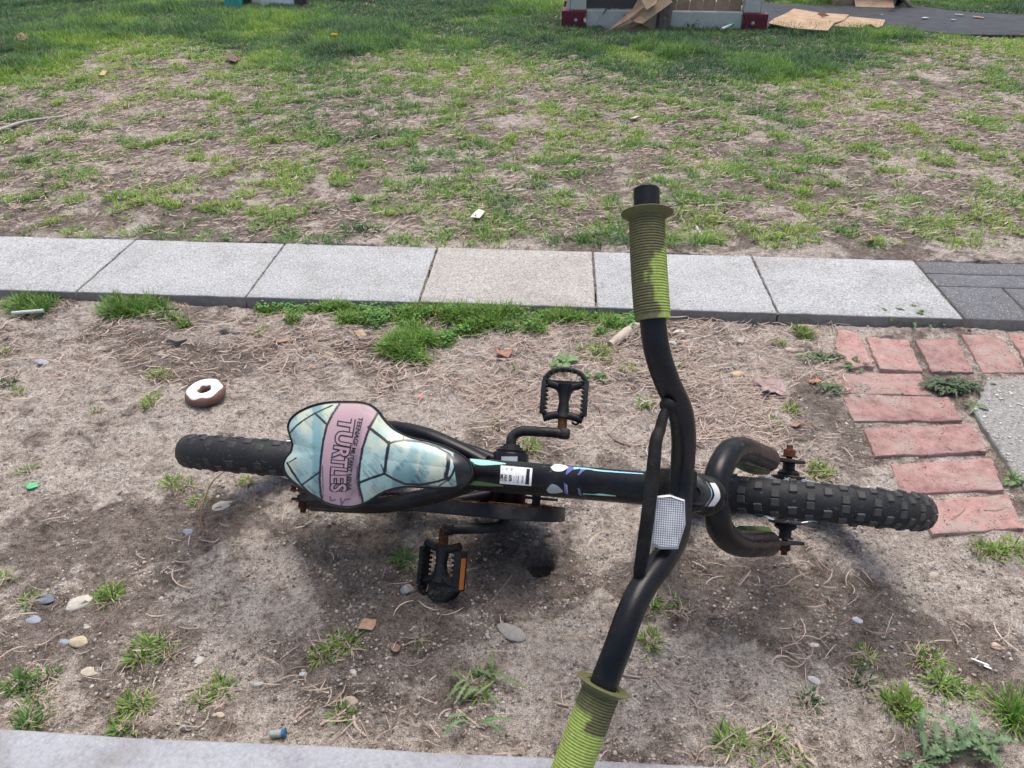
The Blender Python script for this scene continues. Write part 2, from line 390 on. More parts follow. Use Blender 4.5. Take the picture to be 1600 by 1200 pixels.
def topx(x, y, z=0.02):
    P = np.stack([x, y, np.full_like(x, z-CH)], -1); zz = P@FW
    return 800+FPX*(P@RT)/zz, 600-FPX*(P@UP)/zz
def covmap(x, y):
    u, v = topx(x, y); u = np.clip(u/100, 0, 15.999); v = np.clip(v/50, 0, 7.999)
    i = u.astype(int); j = v.astype(int); a = u-i; b = v-j
    return (cov[j, i]*(1-a)+cov[j, i+1]*a)*(1-b)+(cov[j+1, i]*(1-a)+cov[j+1, i+1]*a)*b
_s = np.sort(fbm(rng.uniform(-50, 50, 40000), rng.uniform(-50, 50, 40000), 13, 3, 77))
def quant(q): return _s[np.clip((q*len(_s)).astype(int), 0, len(_s)-1)]

def blades(x, y, z, h, wd, az, lean, col, tipcol=None):
    """each blade: 5 verts, 1 quad + 1 tri"""
    n = len(x); dx = np.cos(az); dy = np.sin(az); sx = -dy; sy = dx
    out = h*np.sin(lean); up = h*np.cos(lean)
    tw = rng.uniform(-.8, .8, n); wx = sx*np.cos(tw)+dx*np.sin(tw)*.6; wy = sy*np.cos(tw)+dy*np.sin(tw)*.6
    def pt(t, k, side, ww):
        r = t**1.5
        return np.stack([x+dx*out*r+side*wx*ww, y+dy*out*r+side*wy*ww, z+up*(t-.25*t*t*np.sin(lean)*k)], -1)
    V = np.stack([pt(0, 1, -1, wd*.5), pt(0, 1, 1, wd*.5), pt(.55, 1, 1, wd*.45), pt(.55, 1, -1, wd*.45), pt(1.0, 1.3, 0, 0)], 1)
    b = np.arange(n)*5
    Q = np.stack([b, b+1, b+2, b+3], -1); T = np.stack([b+3, b+2, b+4], -1)
    C = np.repeat(col[:, None, :], 5, 1).copy()
    C[:, 4] = C[:, 4]*.9+np.array([.10, .09, .02])*.6 if tipcol is None else tipcol
    return V.reshape(-1, 3), Q, T, C.reshape(-1, 3)
GREEN = np.array([[.29, .43, .075], [.175, .34, .065], [.105, .235, .065], [.062, .155, .070], [.38, .40, .13]])
def gcol(n, sel, var=.22):
    """sel in 0..3 float index into GREEN; few blades go straw-coloured"""
    i = np.clip(sel, 0, 2.999); k = i.astype(int); f = (i-k)[:, None]
    c = GREEN[k]*(1-f)+GREEN[k+1]*f
    c = c*rng.uniform(1-var, 1+var, (n, 1))*rng.uniform(.92, 1.08, (n, 3))
    dry = rng.random(n) < .06; c[dry] = np.array([.34, .28, .15])*rng.uniform(.7, 1.1, (dry.sum(), 1)); return c

# ------------------------------------------------ lawn
def lawn():
    VV = []; QQ = []; TT = []; CC = []; off = 0
    def push(V, Q, T, C):
        nonlocal off
        VV.append(V); QQ.append(Q+off); TT.append(T+off); CC.append(C); off += len(V)
    n = 185000; y = 1.9+(rng.random(n)**.80)*6.3; hw = .80*y+1.1
    x = rng.uniform(-1, 1, n)*hw
    # even density in the plane, thinning with distance
    dens = np.clip((2.0/y)**.9, 0, 1)*hw/ (.8*8.2+1.1)/1.0
    keep = rng.random(n) < np.clip(dens*2.2, 0, 1); x = x[keep]; y = y[keep]
    c = covmap(x, y); c = np.minimum(c*(1.02+.2*sst(.5, .8, c)), .99); f = fbm(x, y, 13, 3, 77)
    a, v = pfr(x, y)
    ok = (np.where(rng.random(len(f)) < .30, f*.25+.375+(rng.random(len(f))-.5)*.34, f) < quant(c*.93)) & (v > .30)
    x = x[ok]; y = y[ok]; c = c[ok]
    # keep clear of the black mat and the frame
    ok = np.ones(len(x), bool)
    for poly in CLEAR: ok &= ~inside(x, y, poly)
    x = x[ok]; y = y[ok]; c = c[ok]
    nb = 22; n = len(x)
    X = np.repeat(x, nb); Y = np.repeat(y, nb); Cc = np.repeat(c, nb); m = len(X)
    az = rng.uniform(0, 2*math.pi, m); rr = rng.random(m)**.5*.013*(1+Y*.10)
    X = X+rr*np.cos(az); Y = Y+rr*np.sin(az)
    lush = sst(.72, .95, Cc); big = fbm(X, Y, 2.2, 2, 5)
    h = rng.uniform(.010, .030, m)*np.repeat(rng.uniform(.75, 1.35, n), nb)*(1+lush*(.15+1.1*sst(.46, .62, big)))*(1+.035*Y)
    wd = rng.uniform(.0015, .0027, m)*(1+.10*Y)
    lean = rng.uniform(.45, 1.45, m)*(1-.2*lush)
    az = az+rng.normal(0, .7, m)
    sel = .35+(fbm(X, Y, 1.3, 2, 41)-.5)*5+(vnoise(X*9, Y*9, 8)-.5)*2.0+.75+lush*(.5+1.3*sst(.42, .6, fbm(X, Y, 3.2, 2, 14)))+np.repeat(rng.normal(0, .45, n), nb)
    V, Q, T, C = blades(X, Y, hz(X, Y)-.001, h, wd, az, lean, gcol(m, sel))
    push(V, Q, T, C)
    print('lawn blades', m)
    return VV, QQ, TT, CC
def inside(x, y, poly):
    r = np.zeros(len(x), bool); P = np.asarray(poly); j = len(P)-1
    for i in range(len(P)):
        xi, yi = P[i]; xj, yj = P[j]
        cnd = ((yi > y) != (yj > y)) & (x < (xj-xi)*(y-yi)/(yj-yi+1e-12)+xi)
        r ^= cnd; j = i
    return r
g2 = lambda *pts: [tuple(at(px, py, .025)[:2]) for px, py in pts]
MATP = g2((1186, 10), (1300, 14), (1430, 15), (1500, 24), (1610, 30), (1760, 42), (1760, 74), (1610, 62), (1500, 60), (1380, 50), (1196, 48))
CLEAR = [MATP, g2((945, 22), (1035, 20), (1035, 50), (1000, 55), (945, 54)), g2((880, 12), (1195, 20), (1195, 46), (880, 38))]
VV, QQ, TT, CC = lawn()
tag(fast('grass', np.concatenate(VV), [np.concatenate(QQ), np.concatenate(TT)], MT['grass'], col=np.concatenate(CC)), kind='stuff')

# ------------------------------------------------ dead straw lying on the soil
STR = np.array([[.55, .44, .36], [.46, .36, .29], [.62, .52, .43], [.30, .22, .18], [.52, .40, .335]])
def straws(x, y, ln, wd, lift=.003, az=None):
    n = len(x); az = rng.uniform(0, 2*math.pi, n) if az is None else az
    az = np.where(rng.random(n) < .5, rng.normal(0, .5, n), az)
    dx, dy = np.cos(az), np.sin(az); cv = rng.normal(0, .15, n)*ln; base = hz(x, y)+rng.random(n)*lift
    lf = rng.random(n)**3*.012; P = []; K = 5
    for i in range(K):
        t = i/(K-1)-.5; px = x+dx*ln*t-dy*cv*(t*t*4-.5); py = y+dy*ln*t+dx*cv*(t*t*4-.5)
        zz = base+.0012+lf*(t+.5)
        ww = wd*(.5 if i in (0, K-1) else 1)*.5
        P += [np.stack([px-dy*ww, py+dx*ww, zz+ww*.5], -1), np.stack([px+dy*ww, py-dx*ww, zz-ww*.5], -1)]
    V = np.stack(P, 1); b = np.arange(n)*2*K
    Q = np.concatenate([np.stack([b+2*i, b+2*i+1, b+2*i+3, b+2*i+2], -1) for i in range(K-1)])
    c = STR[rng.integers(0, 5, n)]*rng.uniform(.65, 1.12, (n, 1))*(1-.08*sst(1.9, 2.1, y))[:, None]; C = np.repeat(c[:, None, :], 2*K, 1)
    return V.reshape(-1, 3), Q, C.reshape(-1, 3)
def sample_px(n, x0, x1, y0, y1, fn=None):
    """random ground points spread over a patch of ground given by its corners in the photograph"""
    u = rng.uniform(x0, x1, n); v = rng.uniform(y0, y1, n)
    if fn is not None: k = rng.random(n) < fn(u, v); u, v = u[k], v[k]
    d = FW[None]+(u[:, None]-800)/FPX*RT-(v[:, None]-600)/FPX*UP; s = (.01-CH)/d[:, 2]
    return CAM[0]+d[:, 0]*s, CAM[1]+d[:, 1]*s
SV = []; SQ = []; SC = []; so_ = 0
def addst(V, Q, C):
    global so_
    SV.append(V); SQ.append(Q+so_); SC.append(C); so_ += len(V)
nl = 120000; y = 1.95+(rng.random(nl)**.85)*5.2; x = rng.uniform(-1, 1, nl)*(.78*y+.2)
k = (fbm(x, y, 3, 2, 61) < .58) | (rng.random(nl) < .35); x, y = x[k], y[k]; a, v = pfr(x, y); k = (v > .32); x, y = x[k], y[k]
for poly in CLEAR: k = ~inside(x, y, poly); x, y = x[k], y[k]
_lawn = True; addst(*straws(x, y, rng.uniform(.008, .038, len(x)), rng.uniform(.0013, .0026, len(x))*(1+.07*y), .007))
def dmap(u, v):
    b = sst(486, 500, v)*(1-sst(560, 640, v))
    r = b*(.22+.35*sst(280, 420, u)+.55*sst(640, 760, u))*(1-sst(1290, 1330, u))
    r = r+.65*sst(690, 760, u)*(1-sst(1180, 1260, u))*sst(560, 600, v)*(1-sst(640, 720, v))
    r = r+.45*sst(1040, 1100, u)*(1-sst(1280, 1330, u))*sst(640, 680, v)*(1-sst(740, 780, v))
    nz = fbm(u/90, v/60, 1, 3, 91)
    return np.clip(r*(.4+1.3*sst(.38, .6, nz))+.016*sst(.5, .7, nz)+.0015, 0, 1)
x, y = sample_px(76000, -60, 1660, 486, 1190, dmap)
addst(*straws(x, y, .008+.042*rng.random(len(x))**1.5, rng.uniform(.0008, .0018, len(x)), .006))
# little root-like bunches of dead grass scattered on the bare dirt
for (px, py, r) in [(250, 640, .03), (215, 598, .03), (460, 1090, .05), (520, 1085, .05), (560, 1140, .06), (610, 1150, .05), (690, 1170, .05), (730, 1120, .05),
                    (880, 1080, .03), (900, 1110, .03), (1080, 1085, .06), (1110, 1105, .06), (1130, 1160, .06), (1180, 1170, .05), (1250, 1165, .04), (1270, 915, .05),
                    (1230, 900, .05), (1110, 900, .05), (1090, 890, .05), (1240, 1010, .04), (1205, 1115, .04), (90, 700, .03), (60, 735, .05), (20, 740, .05), (30, 1010, .05),
                    (60, 940, .05), (280, 860, .06), (230, 880, .07), (320, 845, .06), (370, 790, .05), (140, 590, .04), (120, 680, .03), (520, 800, .04), (940, 1150, .04),
                    (1500, 700, .03), (1340, 720, .04), (560, 640, .04), (480, 640, .04), (440, 620, .04), (1450, 1010, .03), (300, 1120, .05), (40, 1040, .06), (160, 1070, .06)]:
    x0, y0, _ = gnd(px, py); n = int(4+r*90)
    addst(*straws(x0+rng.normal(0, r*.6, n), y0+rng.normal(0, r*.4, n), rng.uniform(.008, .036, n), rng.uniform(.0007, .0014, n), .008))
tag(fast('dead_grass', np.concatenate(SV), np.concatenate(SQ), MT['straw'], col=np.concatenate(SC)), kind='stuff')

# ------------------------------------------------ grit and crumbs of soil
ico = bmesh.new(); bmesh.ops.create_icosphere(ico, subdivisions=1, radius=1); IV = np.array([v.co[:] for v in ico.verts]); IF = np.array([[v.index for v in f.verts] for f in ico.faces]); ico.free()
def pebbles(x, y, r, col, sink=.35, flat=.6):
    n = len(x); k = len(IV); V = np.repeat(IV[None], n, 0)*rng.uniform(.72, 1.2, (n, k, 1))
    V = V*np.stack([r*rng.uniform(.7, 1.4, n), r*rng.uniform(.7, 1.2, n), r*flat*rng.uniform(.6, 1.2, n)], -1)[:, None, :]
    a = rng.uniform(0, 6.28, n)[:, None]; X = V[..., 0]*np.cos(a)-V[..., 1]*np.sin(a); Y = V[..., 0]*np.sin(a)+V[..., 1]*np.cos(a)
    V = np.stack([X+x[:, None], Y+y[:, None], V[..., 2]+(hz(x, y)+r*flat*(.5-sink))[:, None]], -1)
    F = (IF[None]+(np.arange(n)*k)[:, None, None]).reshape(-1, 3)
    return V.reshape(-1, 3), F, np.repeat(col[:, None], k, 1).reshape(-1, 3)
n = 60000; x, y = sample_px(n, -80, 1680, 500, 1200, lambda u, v: .12+.88*sst(.45, .62, fbm(u/50, v/40, 1, 3, 33)))
n = len(x); r = .0009+.0024*rng.random(n)**4.5; pal = np.array([[.40, .345, .295], [.29, .245, .205], [.50, .45, .39], [.17, .145, .125], [.62, .59, .54], [.42, .42, .42]])
c = pal[rng.choice(6, n, p=[.31, .29, .22, .13, .025, .025])]*rng.uniform(.8, 1.15, (n, 1))
V1, F1, C1 = pebbles(x, y, r, c)
# soil and grit caught in the joints between the slabs
ja = []; jv = []
for i in range(0, 6): k = 260; ja.append(np.full(k, i*.41)+rng.normal(0, .0016, k)); jv.append(rng.uniform(0, .305, k))
ja = np.concatenate(ja); jv = np.concatenate(jv); kk = fbm(ja*7, jv*14, 1, 2, 12) < .62; ja = ja[kk]; jv = jv[kk]; jx = PO[0]+PX[0]*ja+PY[0]*jv; jy = PO[1]+PX[1]*ja+PY[1]*jv
V3, F3, C3 = pebbles(jx, jy, rng.uniform(.0012, .0028, len(jx)), pal[rng.choice(4, len(jx), p=[.3, .4, .1, .2])]*.9)
V3[:, 2] += np.repeat(.031+rng.normal(0, .001, len(jx))-hz(jx, jy), len(IV))
n = 3500; y = rng.uniform(1.95, 5, n); x = rng.uniform(-1, 1, n)*.8*y; c = pal[rng.choice(6, n, p=[.3, .25, .15, .2, .06, .04])]
V2, F2, C2 = pebbles(x, y, .0015+.004*rng.random(n)**3, c)
tag(fast('gravel', np.concatenate([V1, V2, V3]), np.concatenate([F1, F2+len(V1), F3+len(V1)+len(V2)]), MT['grit'], col=np.concatenate([C1, C2, C3])), kind='stuff')

# ================================================================== PAVING
def poly_slab(name, poly, z0, z1, mat, bev=.003, jag=.0, sub=10, seed=0, top_noise=.0):
    """a slab with slightly worn edges from a ground polygon"""
    P = np.asarray(poly, float); L = []
    r = np.random.default_rng(seed)
    for i in range(len(P)):
        a, b = P[i], P[(i+1) % len(P)]; d = b-a; nn = np.array([d[1], -d[0]])/np.linalg.norm(d)
        for k in range(sub):
            t = k/sub; L.append(a+d*t+nn*(r.normal(0, jag) if k else jag*.0))
    L = np.array(L); c = L.mean(0); m = MB(); n = len(L); rings = []
    for (s, z) in ((0, z0), (0, z1-bev), (bev*.35, z1-bev*.3), (bev, z1), (.25, None)):
        if z is None: q = c+(L-c)*.5; rings.append(np.c_[q, np.full(n, z1)])
        else:
            dd = L-c; q = L-dd/np.linalg.norm(dd, axis=1)[:, None]*s; rings.append(np.c_[q, np.full(n, z)])
    for R in rings[1:]: R[:, 2] += r.normal(0, top_noise, n)
    V = np.concatenate(rings); F = []
    for i in range(len(rings)-1):
        for j in range(n): F.append([i*n+j, i*n+(j+1) % n, (i+1)*n+(j+1) % n, (i+1)*n+j])
    F.append([(len(rings)-1)*n+j for j in range(n)]); F.append(list(range(n))[::-1])
    o_ = np.array([c[0], c[1], z0]); m.add(V-o_, F)
    o = m.build(name, mat, smooth=50); o.location = o_; return o
def PF(a, v): return (PO+PX*a+PY*v)
labels = ['paler concrete paving slab cut by the left edge of the photo', 'concrete paving slab directly behind the large grass clump, second from the left edge',
          'concrete paving slab behind the bicycle saddle, between two open joints', 'buff coloured concrete paving slab, warmer in tone than the others',
          'concrete paving slab passing behind the upright green handlebar grip', 'concrete paving slab touching the dark grey paving blocks']
for i in range(-1, 5):
    g = .0022
    o = poly_slab('paving_slab', [PF(i*.41+g, 0+rng.normal(0, .0012)), PF(i*.41+.41-g, 0+rng.normal(0, .0012)), PF(i*.41+.41-g, .305), PF(i*.41+g, .305)], -.02, .035+rng.normal(0, .0006), MT['slab2' if i == 2 else 'slab'], .0035, .0007, 14, i+9)
    tag(o, labels[i+1], 'paving slab', 'pale concrete slabs laid in a row')
MT['dark'] = m_slab('dark_aggregate', (.155, .16, .17), dirt=.2, chips=170)
gv = [0, .165, .235, .305]
blk = []
ends = [[(2.056, 2.205), (2.212, 2.42), (2.427, 2.62)], [(2.056, 2.30), (2.307, 2.55)], [(2.056, 2.375), (2.382, 2.66)]]
bl = ['dark grey speckled block at the front corner next to the pale slab', 'dark grey speckled block at the right edge of the photo, front row', None,
      'dark grey speckled block in the middle course, beside the pale slab', 'dark grey speckled block in the middle course at the right photo edge',
      'dark grey speckled block in the back course, beside the grass', 'dark grey speckled block in the back course, at the right photo edge']
k = 0
for r_ in range(3):
    for (a0, a1) in ends[r_]:
        lab = bl[k]; k += 1
        if lab is None: continue
        o = poly_slab('paving_block', [PF(a0, gv[r_]+.002), PF(a1, gv[r_]+.002), PF(a1, gv[r_+1]-.002), PF(a0, gv[r_+1]-.002)], -.02, .034+rng.normal(0, .0005), MT['dark'], .003, .0005, 8, 40+k)
        tag(o, lab, 'paving block', 'dark speckled paving blocks')
# bricks, each from its four corners on the ground
BR = [([(1309, 516), (1340, 520), (1366, 575), (1303, 574)], 'worn red brick at the far left end of the header course, edge chipped'),
      ([(1353, 526), (1419, 531), (1442, 580), (1375, 577)], 'second red brick of the course under the pale slab, smooth with a dark tint'),
      ([(1430, 531), (1492, 529), (1522, 582), (1457, 581)], 'third red brick of the header course, its face covered in fine cracks'),
      ([(1502, 523), (1563, 521), (1602, 583), (1535, 584)], 'red brick set below the joint of pale slab and dark block'),
      ([(1575, 523), (1636, 520), (1682, 583), (1614, 585)], 'red brick cut by the right photo edge below the dark blocks'),
      ([(1298, 585), (1437, 583), (1456, 617), (1315, 616)], 'red brick partly covered by the dark green weed'),
      ([(1317, 621), (1482, 621), (1504, 658), (1334, 659)], 'red brick with nicked left end just under the weedy brick'),
      ([(1352, 669), (1519, 665), (1542, 709), (1369, 713)], 'red brick with its left corner buried in sand'),
      ([(1394, 722), (1551, 719), (1571, 768), (1415, 769)], 'dusty red brick half silted over beside the front tyre'),
      ([(1428, 780), (1577, 776), (1603, 829), (1462, 832)], 'red brick nearest the tip of the front tyre')]
for i, (pp, lab) in enumerate(BR):
    P = [at(a, b, .014)[:2] for a, b in pp]
    dip = i in (8, 9, 7)
    o = poly_slab('brick', P[::-1] if False else P, -.05, .0155+rng.normal(0, .001), MT['brick'], .0022, .0013, 9, 60+i, .0004)
    c = np.mean(P, 0); 
    if dip:
        # tipped down slightly so soil covers the left end
        o.rotation_euler = (0, R_(-3.0 if i != 7 else -1.6), 0)
    else: o.rotation_euler = (R_(rng.normal(0, .5)), R_(rng.normal(0, .5)), 0)
    tag(o, lab, 'brick', 'red bricks edging the paving')
MT['agg'] = m_slab('exposed_aggregate', (.29, .285, .27), dirt=.3, chips=200)
ag = [at(1543, 590, .02)[:2], at(1522, 640, .02)[:2], at(1602, 762, .02)[:2], at(1700, 905, .02)[:2], at(1900, 900, .02)[:2], at(1800, 590, .02)[:2]]
o = poly_slab('paving_slab', ag, -.03, .018, MT['agg'], .004, .002, 14, 99, .0)
tag(o, 'grey exposed aggregate slab beside the brick edging at the right', 'paving slab')
# white chips standing proud in the aggregate slab
n = 900; u, v = sample_px(n, 1520, 1720, 592, 900); k = inside(u, v, ag); u, v = u[k], v[k]; n = len(u)
V, F, C = pebbles(u, v, .0014+.0032*rng.random(n)**2, np.array([.62, .60, .56])*rng.uniform(.6, 1.1, (n, 1)), flat=.35)
V[:, 2] += .0185-np.repeat(hz(u, v), len(IV))
ch = fast('aggregate', V-np.array(o.location), F, MT['grit'], parent=o, col=C); tag(ch, kind='stuff')
# concrete landing in the foreground
MT['land'] = m_slab('landing_concrete', (.345, .36, .39), speck=.22, dirt=.8)
e0 = np.array(at(0, 1137, .10)[:2]); e1 = np.array(at(1060, 1192, .10)[:2]); ed = (e1-e0)/np.linalg.norm(e1-e0)
A0 = e0-ed*1.4; A1 = e0+ed*3.0; dn = np.array([ed[1], -ed[0]])
o = poly_slab('pavement', [A0, A1, A1+dn*1.5, A0+dn*1.5], -.05, .10, MT['land'], .006, .0008, 40, 5)
tag(o, kind='structure')
# ================================================================== BICYCLE
# the bike leans over on its right pedal; its own frame: x forward, w to its left, v up in the plane of the wheels
_a = ray(300, 705); _b = ray(1430, 797); BN = np.cross(_a, _b); BN /= np.linalg.norm(BN); BN = BN if BN[1] > 0 else -BN
BA = at(300, 705); BB_ = at(1430, 797); BX = (BB_-BA)/np.linalg.norm(BB_-BA); BV = np.cross(BX, BN); BV /= np.linalg.norm(BV)
XR, XF, RW = .2855, .992, .1895
BO = BA+BX*XR
def L(px, py, v):
    """point of the photograph at in-plane height v, in the bike's own frame"""
    d = ray(px, py); s = (v-(CAM-BO)@BV)/(d@BV); P = CAM+d*s-BO
    return np.array([P@BX, P@BN, v])
def P3(*a): return np.array([L(*q[:3]) for q in a])
CL = np.array([(CAM-BO)@BX, (CAM-BO)@BN, (CAM-BO)@BV])       # camera in bike frame
def dl(px, py):
    d = ray(px, py); return np.array([d@BX, d@BN, d@BV])
bike = empty('bicycle', BO)
Mb = Matrix.Identity(4)
for i in range(3): Mb[i][0] = BX[i]; Mb[i][1] = BN[i]; Mb[i][2] = BV[i]; Mb[i][3] = BO[i]
bike.matrix_world = Mb
tag(bike, 'small black bicycle leaning over on its right pedal, with printed saddle and worn green grips', 'bicycle')
MT['spoke'] = m_simple('spoke_steel', (.55, .60, .66), .35, 200, .2, 0, .5, .6)
MT['rim'] = m_simple('rim_paint', (.02, .021, .024), .4, 100, .3)
def wheel(x, steer, bald):
    wr = empty('wheel'); wr.parent = bike; wr.location = (x, 0, RW); wr.rotation_euler = (0, 0, steer)
    r0 = .0222; Rm = RW-r0-.002
    m = MB(); prof = []
    for k in range(20):
        a = 2*math.pi*k/20; prof.append((Rm+r0*math.cos(a), r0*math.sin(a)*1.04))
    m.lathe((0, 0, 0), (0, 1, 0), prof, 96, closed=True)
    nc = 58
    rr = np.random.default_rng(3 if bald else 4)
    for i in range(nc):
        th = 2*math.pi*i/nc
        rows = ((-13, .0039, .0048), (13, .0039, .0048), (-56, .0042, .0052), (56, .0042, .0052)) if i % 2 else ((-34, .0042, .0050), (34, .0042, .0050), (-78, .0038, .0046), (78, .0038, .0046))
        if bald: rows = [q for q in rows if abs(q[0]) > 40] if i % 2 else [q for q in rows]
        for (la, hw, hl) in rows:
            ht = .0023 if not bald else (.0015 if abs(la) > 50 else .0005)
            ht *= rr.uniform(.8, 1.1)
            # chevron-edged block, six corners in (length, width)
            pl = [(-hl, -hw), (-hl*.35, -hw*1.15), (hl*.9, -hw), (hl, hw), (-hl*.35, hw*1.15), (-hl, hw)] if la > 0 else [(-hl, -hw), (hl, -hw), (hl*.9, hw), (hl*.35, hw*1.15), (-hl, hw)]
            V = []
            for (lvl, sc) in ((-.001, 1.12), (ht*.75, 1.0), (ht, .86)):
                for (a, b) in pl:
                    t2 = th+a*sc/RW; ph = R_(la)+b*sc/r0; rad = r0+lvl
                    R1 = Rm+rad*math.cos(ph); V.append((R1*math.sin(t2), rad*math.sin(ph)*1.04, R1*math.cos(t2)))
            k = len(pl); F = [[2*k+j for j in range(k)]]
            for q in range(2):
                for j in range(k): F.append([q*k+j, q*k+(j+1) % k, (q+1)*k+(j+1) % k, (q+1)*k+j])
            m.add(V, F)
    m.build('tyre', MT['rubber'], wr, smooth=40)
    m = MB(); ri = Rm-r0*.75
    m.lathe((0, 0, 0), (0, 1, 0), [(ri+.004, -.012), (ri-.009, -.0125), (ri-.013, -.007), (ri-.013, .007), (ri-.009, .0125), (ri+.004, .012), (ri, 0)], 72, closed=True)
    m.build('rim', MT['rim'], wr, smooth=40)
    m = MB()
    for i in range(20):
        s_ = -1 if i % 2 else 1; a = 2*math.pi*i/20; b = a+(.55 if (i//2) % 2 else -.55)
        m.tube([(.0195*math.sin(b), s_*.031, .0195*math.cos(b)), ((ri-.01)*math.sin(a), s_*.002, (ri-.01)*math.cos(a))], .0011, 6)
    m.build('spokes', MT['spoke'], wr, smooth=60)
    m = MB()
    m.lathe((0, 0, 0), (0, 1, 0), [(.004, -.034), (.0225, -.034), (.0235, -.0325), (.0225, -.030), (.013, -.028), (.012, 0), (.013, .028), (.0225, .030), (.0235, .0325), (.0225, .034), (.004, .034)], 28)
    m.build('hub', MT['matte'], wr, smooth=35)
    m = MB()
    for s_ in (-1, 1):
        m = MB(); m.lathe((0, 0, 0), (0, s_, 0), [(.004, .034), (.0145, .034), (.0155, .038), (.012, .042), (.0085, .043), (.0085, .052), (.011, .0525), (.011, .0555), (.003, .056)], 20); m.build('bearing_cone', MT['matte'], wr, smooth=30)
    m = MB(); m.tube([(0, -.078, 0), (0, .078, 0)], .0045, 10)
    for s_ in (-1, 1):
        m.lathe((0, 0, 0), (0, s_, 0), [(.003, .0625), (.0085, .0625), (.0085, .0705), (.0065, .0725), (.003, .0725)], 6)
        m.lathe((0, 0, 0), (0, s_, 0), [(.003, .061), (.0115, .061), (.0115, .0625), (.003, .0625)], 20)
    m.build('axle', MT['rust'], wr, smooth=30)
    return wr
wheel(0, 0, True); wheel(XF-XR, R_(-1.0), False)

# --- frame
xr = lambda x: x-XR
MT['frame'] = MT['black']
TT0 = L(728, 741, .335); TT1 = L(1072, 768, .470); TT0[1] = -.0; 
def tubeseg(P, r, seg=28): 
    m = MB(); m.tube(P, r, seg); return m
m = tubeseg(cr([TT0, TT0*.66+TT1*.34, TT0*.33+TT1*.67, TT1], 6), np.linspace(.0205, .0185, 19)); fr_ = m.build('top_tube', MT['black'], bike, smooth=50)
BBc = np.array([xr(.590), -.002, .165])
HT0 = L(1074, 770, .515); HT1 = L(1104, 775, .438)
ST1 = L(726, 738, .365)
m = MB(); m.tube([BBc, ST1+(ST1-BBc)*.02], .0155, 24); m.build('seat_tube', MT['black'], bike, smooth=50)
m = MB(); m.tube([BBc+[0.005, 0, .01], HT1+[-.01, 0, .01]], .0165, 24); m.build('down_tube', MT['black'], bike, smooth=50)
m = MB(); hd = (HT1-HT0)/np.linalg.norm(HT1-HT0)
m.lathe(HT0, hd, [(.006, -.002), (.0165, -.002), (.0205, .001), (.0205, .010), (.0185, .012), (.0185, .066), (.0205, .068), (.0225, .072), (.0225, .082), (.019, .086), (.006, .086)], 32)
m.build('head_tube', MT['black'], bike, smooth=35)
m = MB(); m.lathe(BBc+[0, -.036, 0], (0, 1, 0), [(.008, 0), (.0265, 0), (.0275, .0015), (.0275, .073), (.0265, .0745), (.008, .0745)], 36)
m.build('bottom_bracket', MT['black'], bike, smooth=35)
m = MB()
m.lathe(BBc+[0, .0385, 0], (0, 1, 0), [(.008, 0), (.0225, 0), (.023, .004), (.018, .005), (.017, .0085), (.0135, .0095), (.0125, .013), (.008, .013)], 30)
m.build('bearing_cup', MT['matte'], bike, smooth=30)
# stays
ax = np.array([0, 0, RW])
for s_ in (1, -1):
    m = MB()
    if s_ > 0: P = P3((758, 724, .33), (715, 702, .325), (668, 682, .315), (625, 672, .30), (575, 668, .27)); P = np.vstack([P, [(.02, .062, .205)]])
    else: P = P3((742, 752, .33), (700, 767, .325), (655, 779, .31), (605, 788, .295), (555, 789, .265)); P = np.vstack([P, [(.02, -.062, .205)]])
    m.tube(cr(P, 8), .0115, 18, flat=np.full(41, 1.15)); st = m.build('seat_stay', MT['black'], bike, smooth=60)
    P = [BBc+[-.012, s_*.022, .002], BBc+[-.07, s_*.038, .006], BBc+[-.15, s_*.052, .012], np.array([.018, s_*.060, RW-.002])]
    m = MB(); m.tube(cr(P, 8), .010, 16); m.build('chain_stay', MT['black'], bike, smooth=60)
    m = MB(); pl = [(-.016, RW-.012), (.016, RW-.014), (.034, RW-.004), (.034, RW+.012), (.012, RW+.024), (-.016, RW+.012)]
    m.prism(pl, s_*.0565, s_*.0605, lambda a, b, h: (a, h, b)); m.build('dropout', MT['matte'], bike, bevel=.001)
# --- fork: one bent tube down each side of the tyre
P = P3((1199, 718, .262), (1182, 711, .305), (1160, 703, .352), (1142, 706, .385), (1130, 722, .405), (1121, 745, .417), (1119, 775, .420),
       (1121, 800, .417), (1124, 822, .405), (1137, 840, .385), (1155, 849, .352), (1180, 850, .305), (1200, 849, .262))
m = MB(); C_ = cr(P, 7); rr = .0148+.002*np.abs(np.linspace(-1, 1, len(C_))); m.tube(C_, rr, 26); fork = m.build('fork', MT['black'], bike, smooth=55)
for (p, q) in ((L(1196, 717, .262), L(1245, 720, .185)), (L(1196, 849, .262), L(1243, 848, .185))):
    w0 = (p[1]+q[1])/2; d = q-p; d[1] = 0; d /= np.linalg.norm(d); nn_ = np.array([d[2], 0, -d[0]])
    pts = [p-d*.006+nn_*.010, p+d*.05+nn_*.011, q+nn_*.013, q+d*.010+nn_*.005, q+d*.010-nn_*.006, q-nn_*.013, p+d*.04-nn_*.010, p-d*.006-nn_*.010]
    m = MB(); m.prism([(a[0], a[2]) for a in pts], w0-.0022, w0+.0022, lambda a, b, h: (a, h, b)); m.build('fork_end', MT['matte'], fork, bevel=.0008)
MT['green_paint'] = m_paint('green_paint', (.075, .125, .03), .4, .4)
# green painted insides of the leg ends
for (a, b, c) in (((1158, 722, .318), (1178, 730, .285), (1196, 731, .262)), ((1158, 833, .318), (1178, 833, .285), (1197, 834, .262))):
    P = P3(a, b, c); m = MB(); m.tube(cr(P, 6), .0095, 16); m.build('fork_lining', MT['green_paint'], fork, smooth=60)
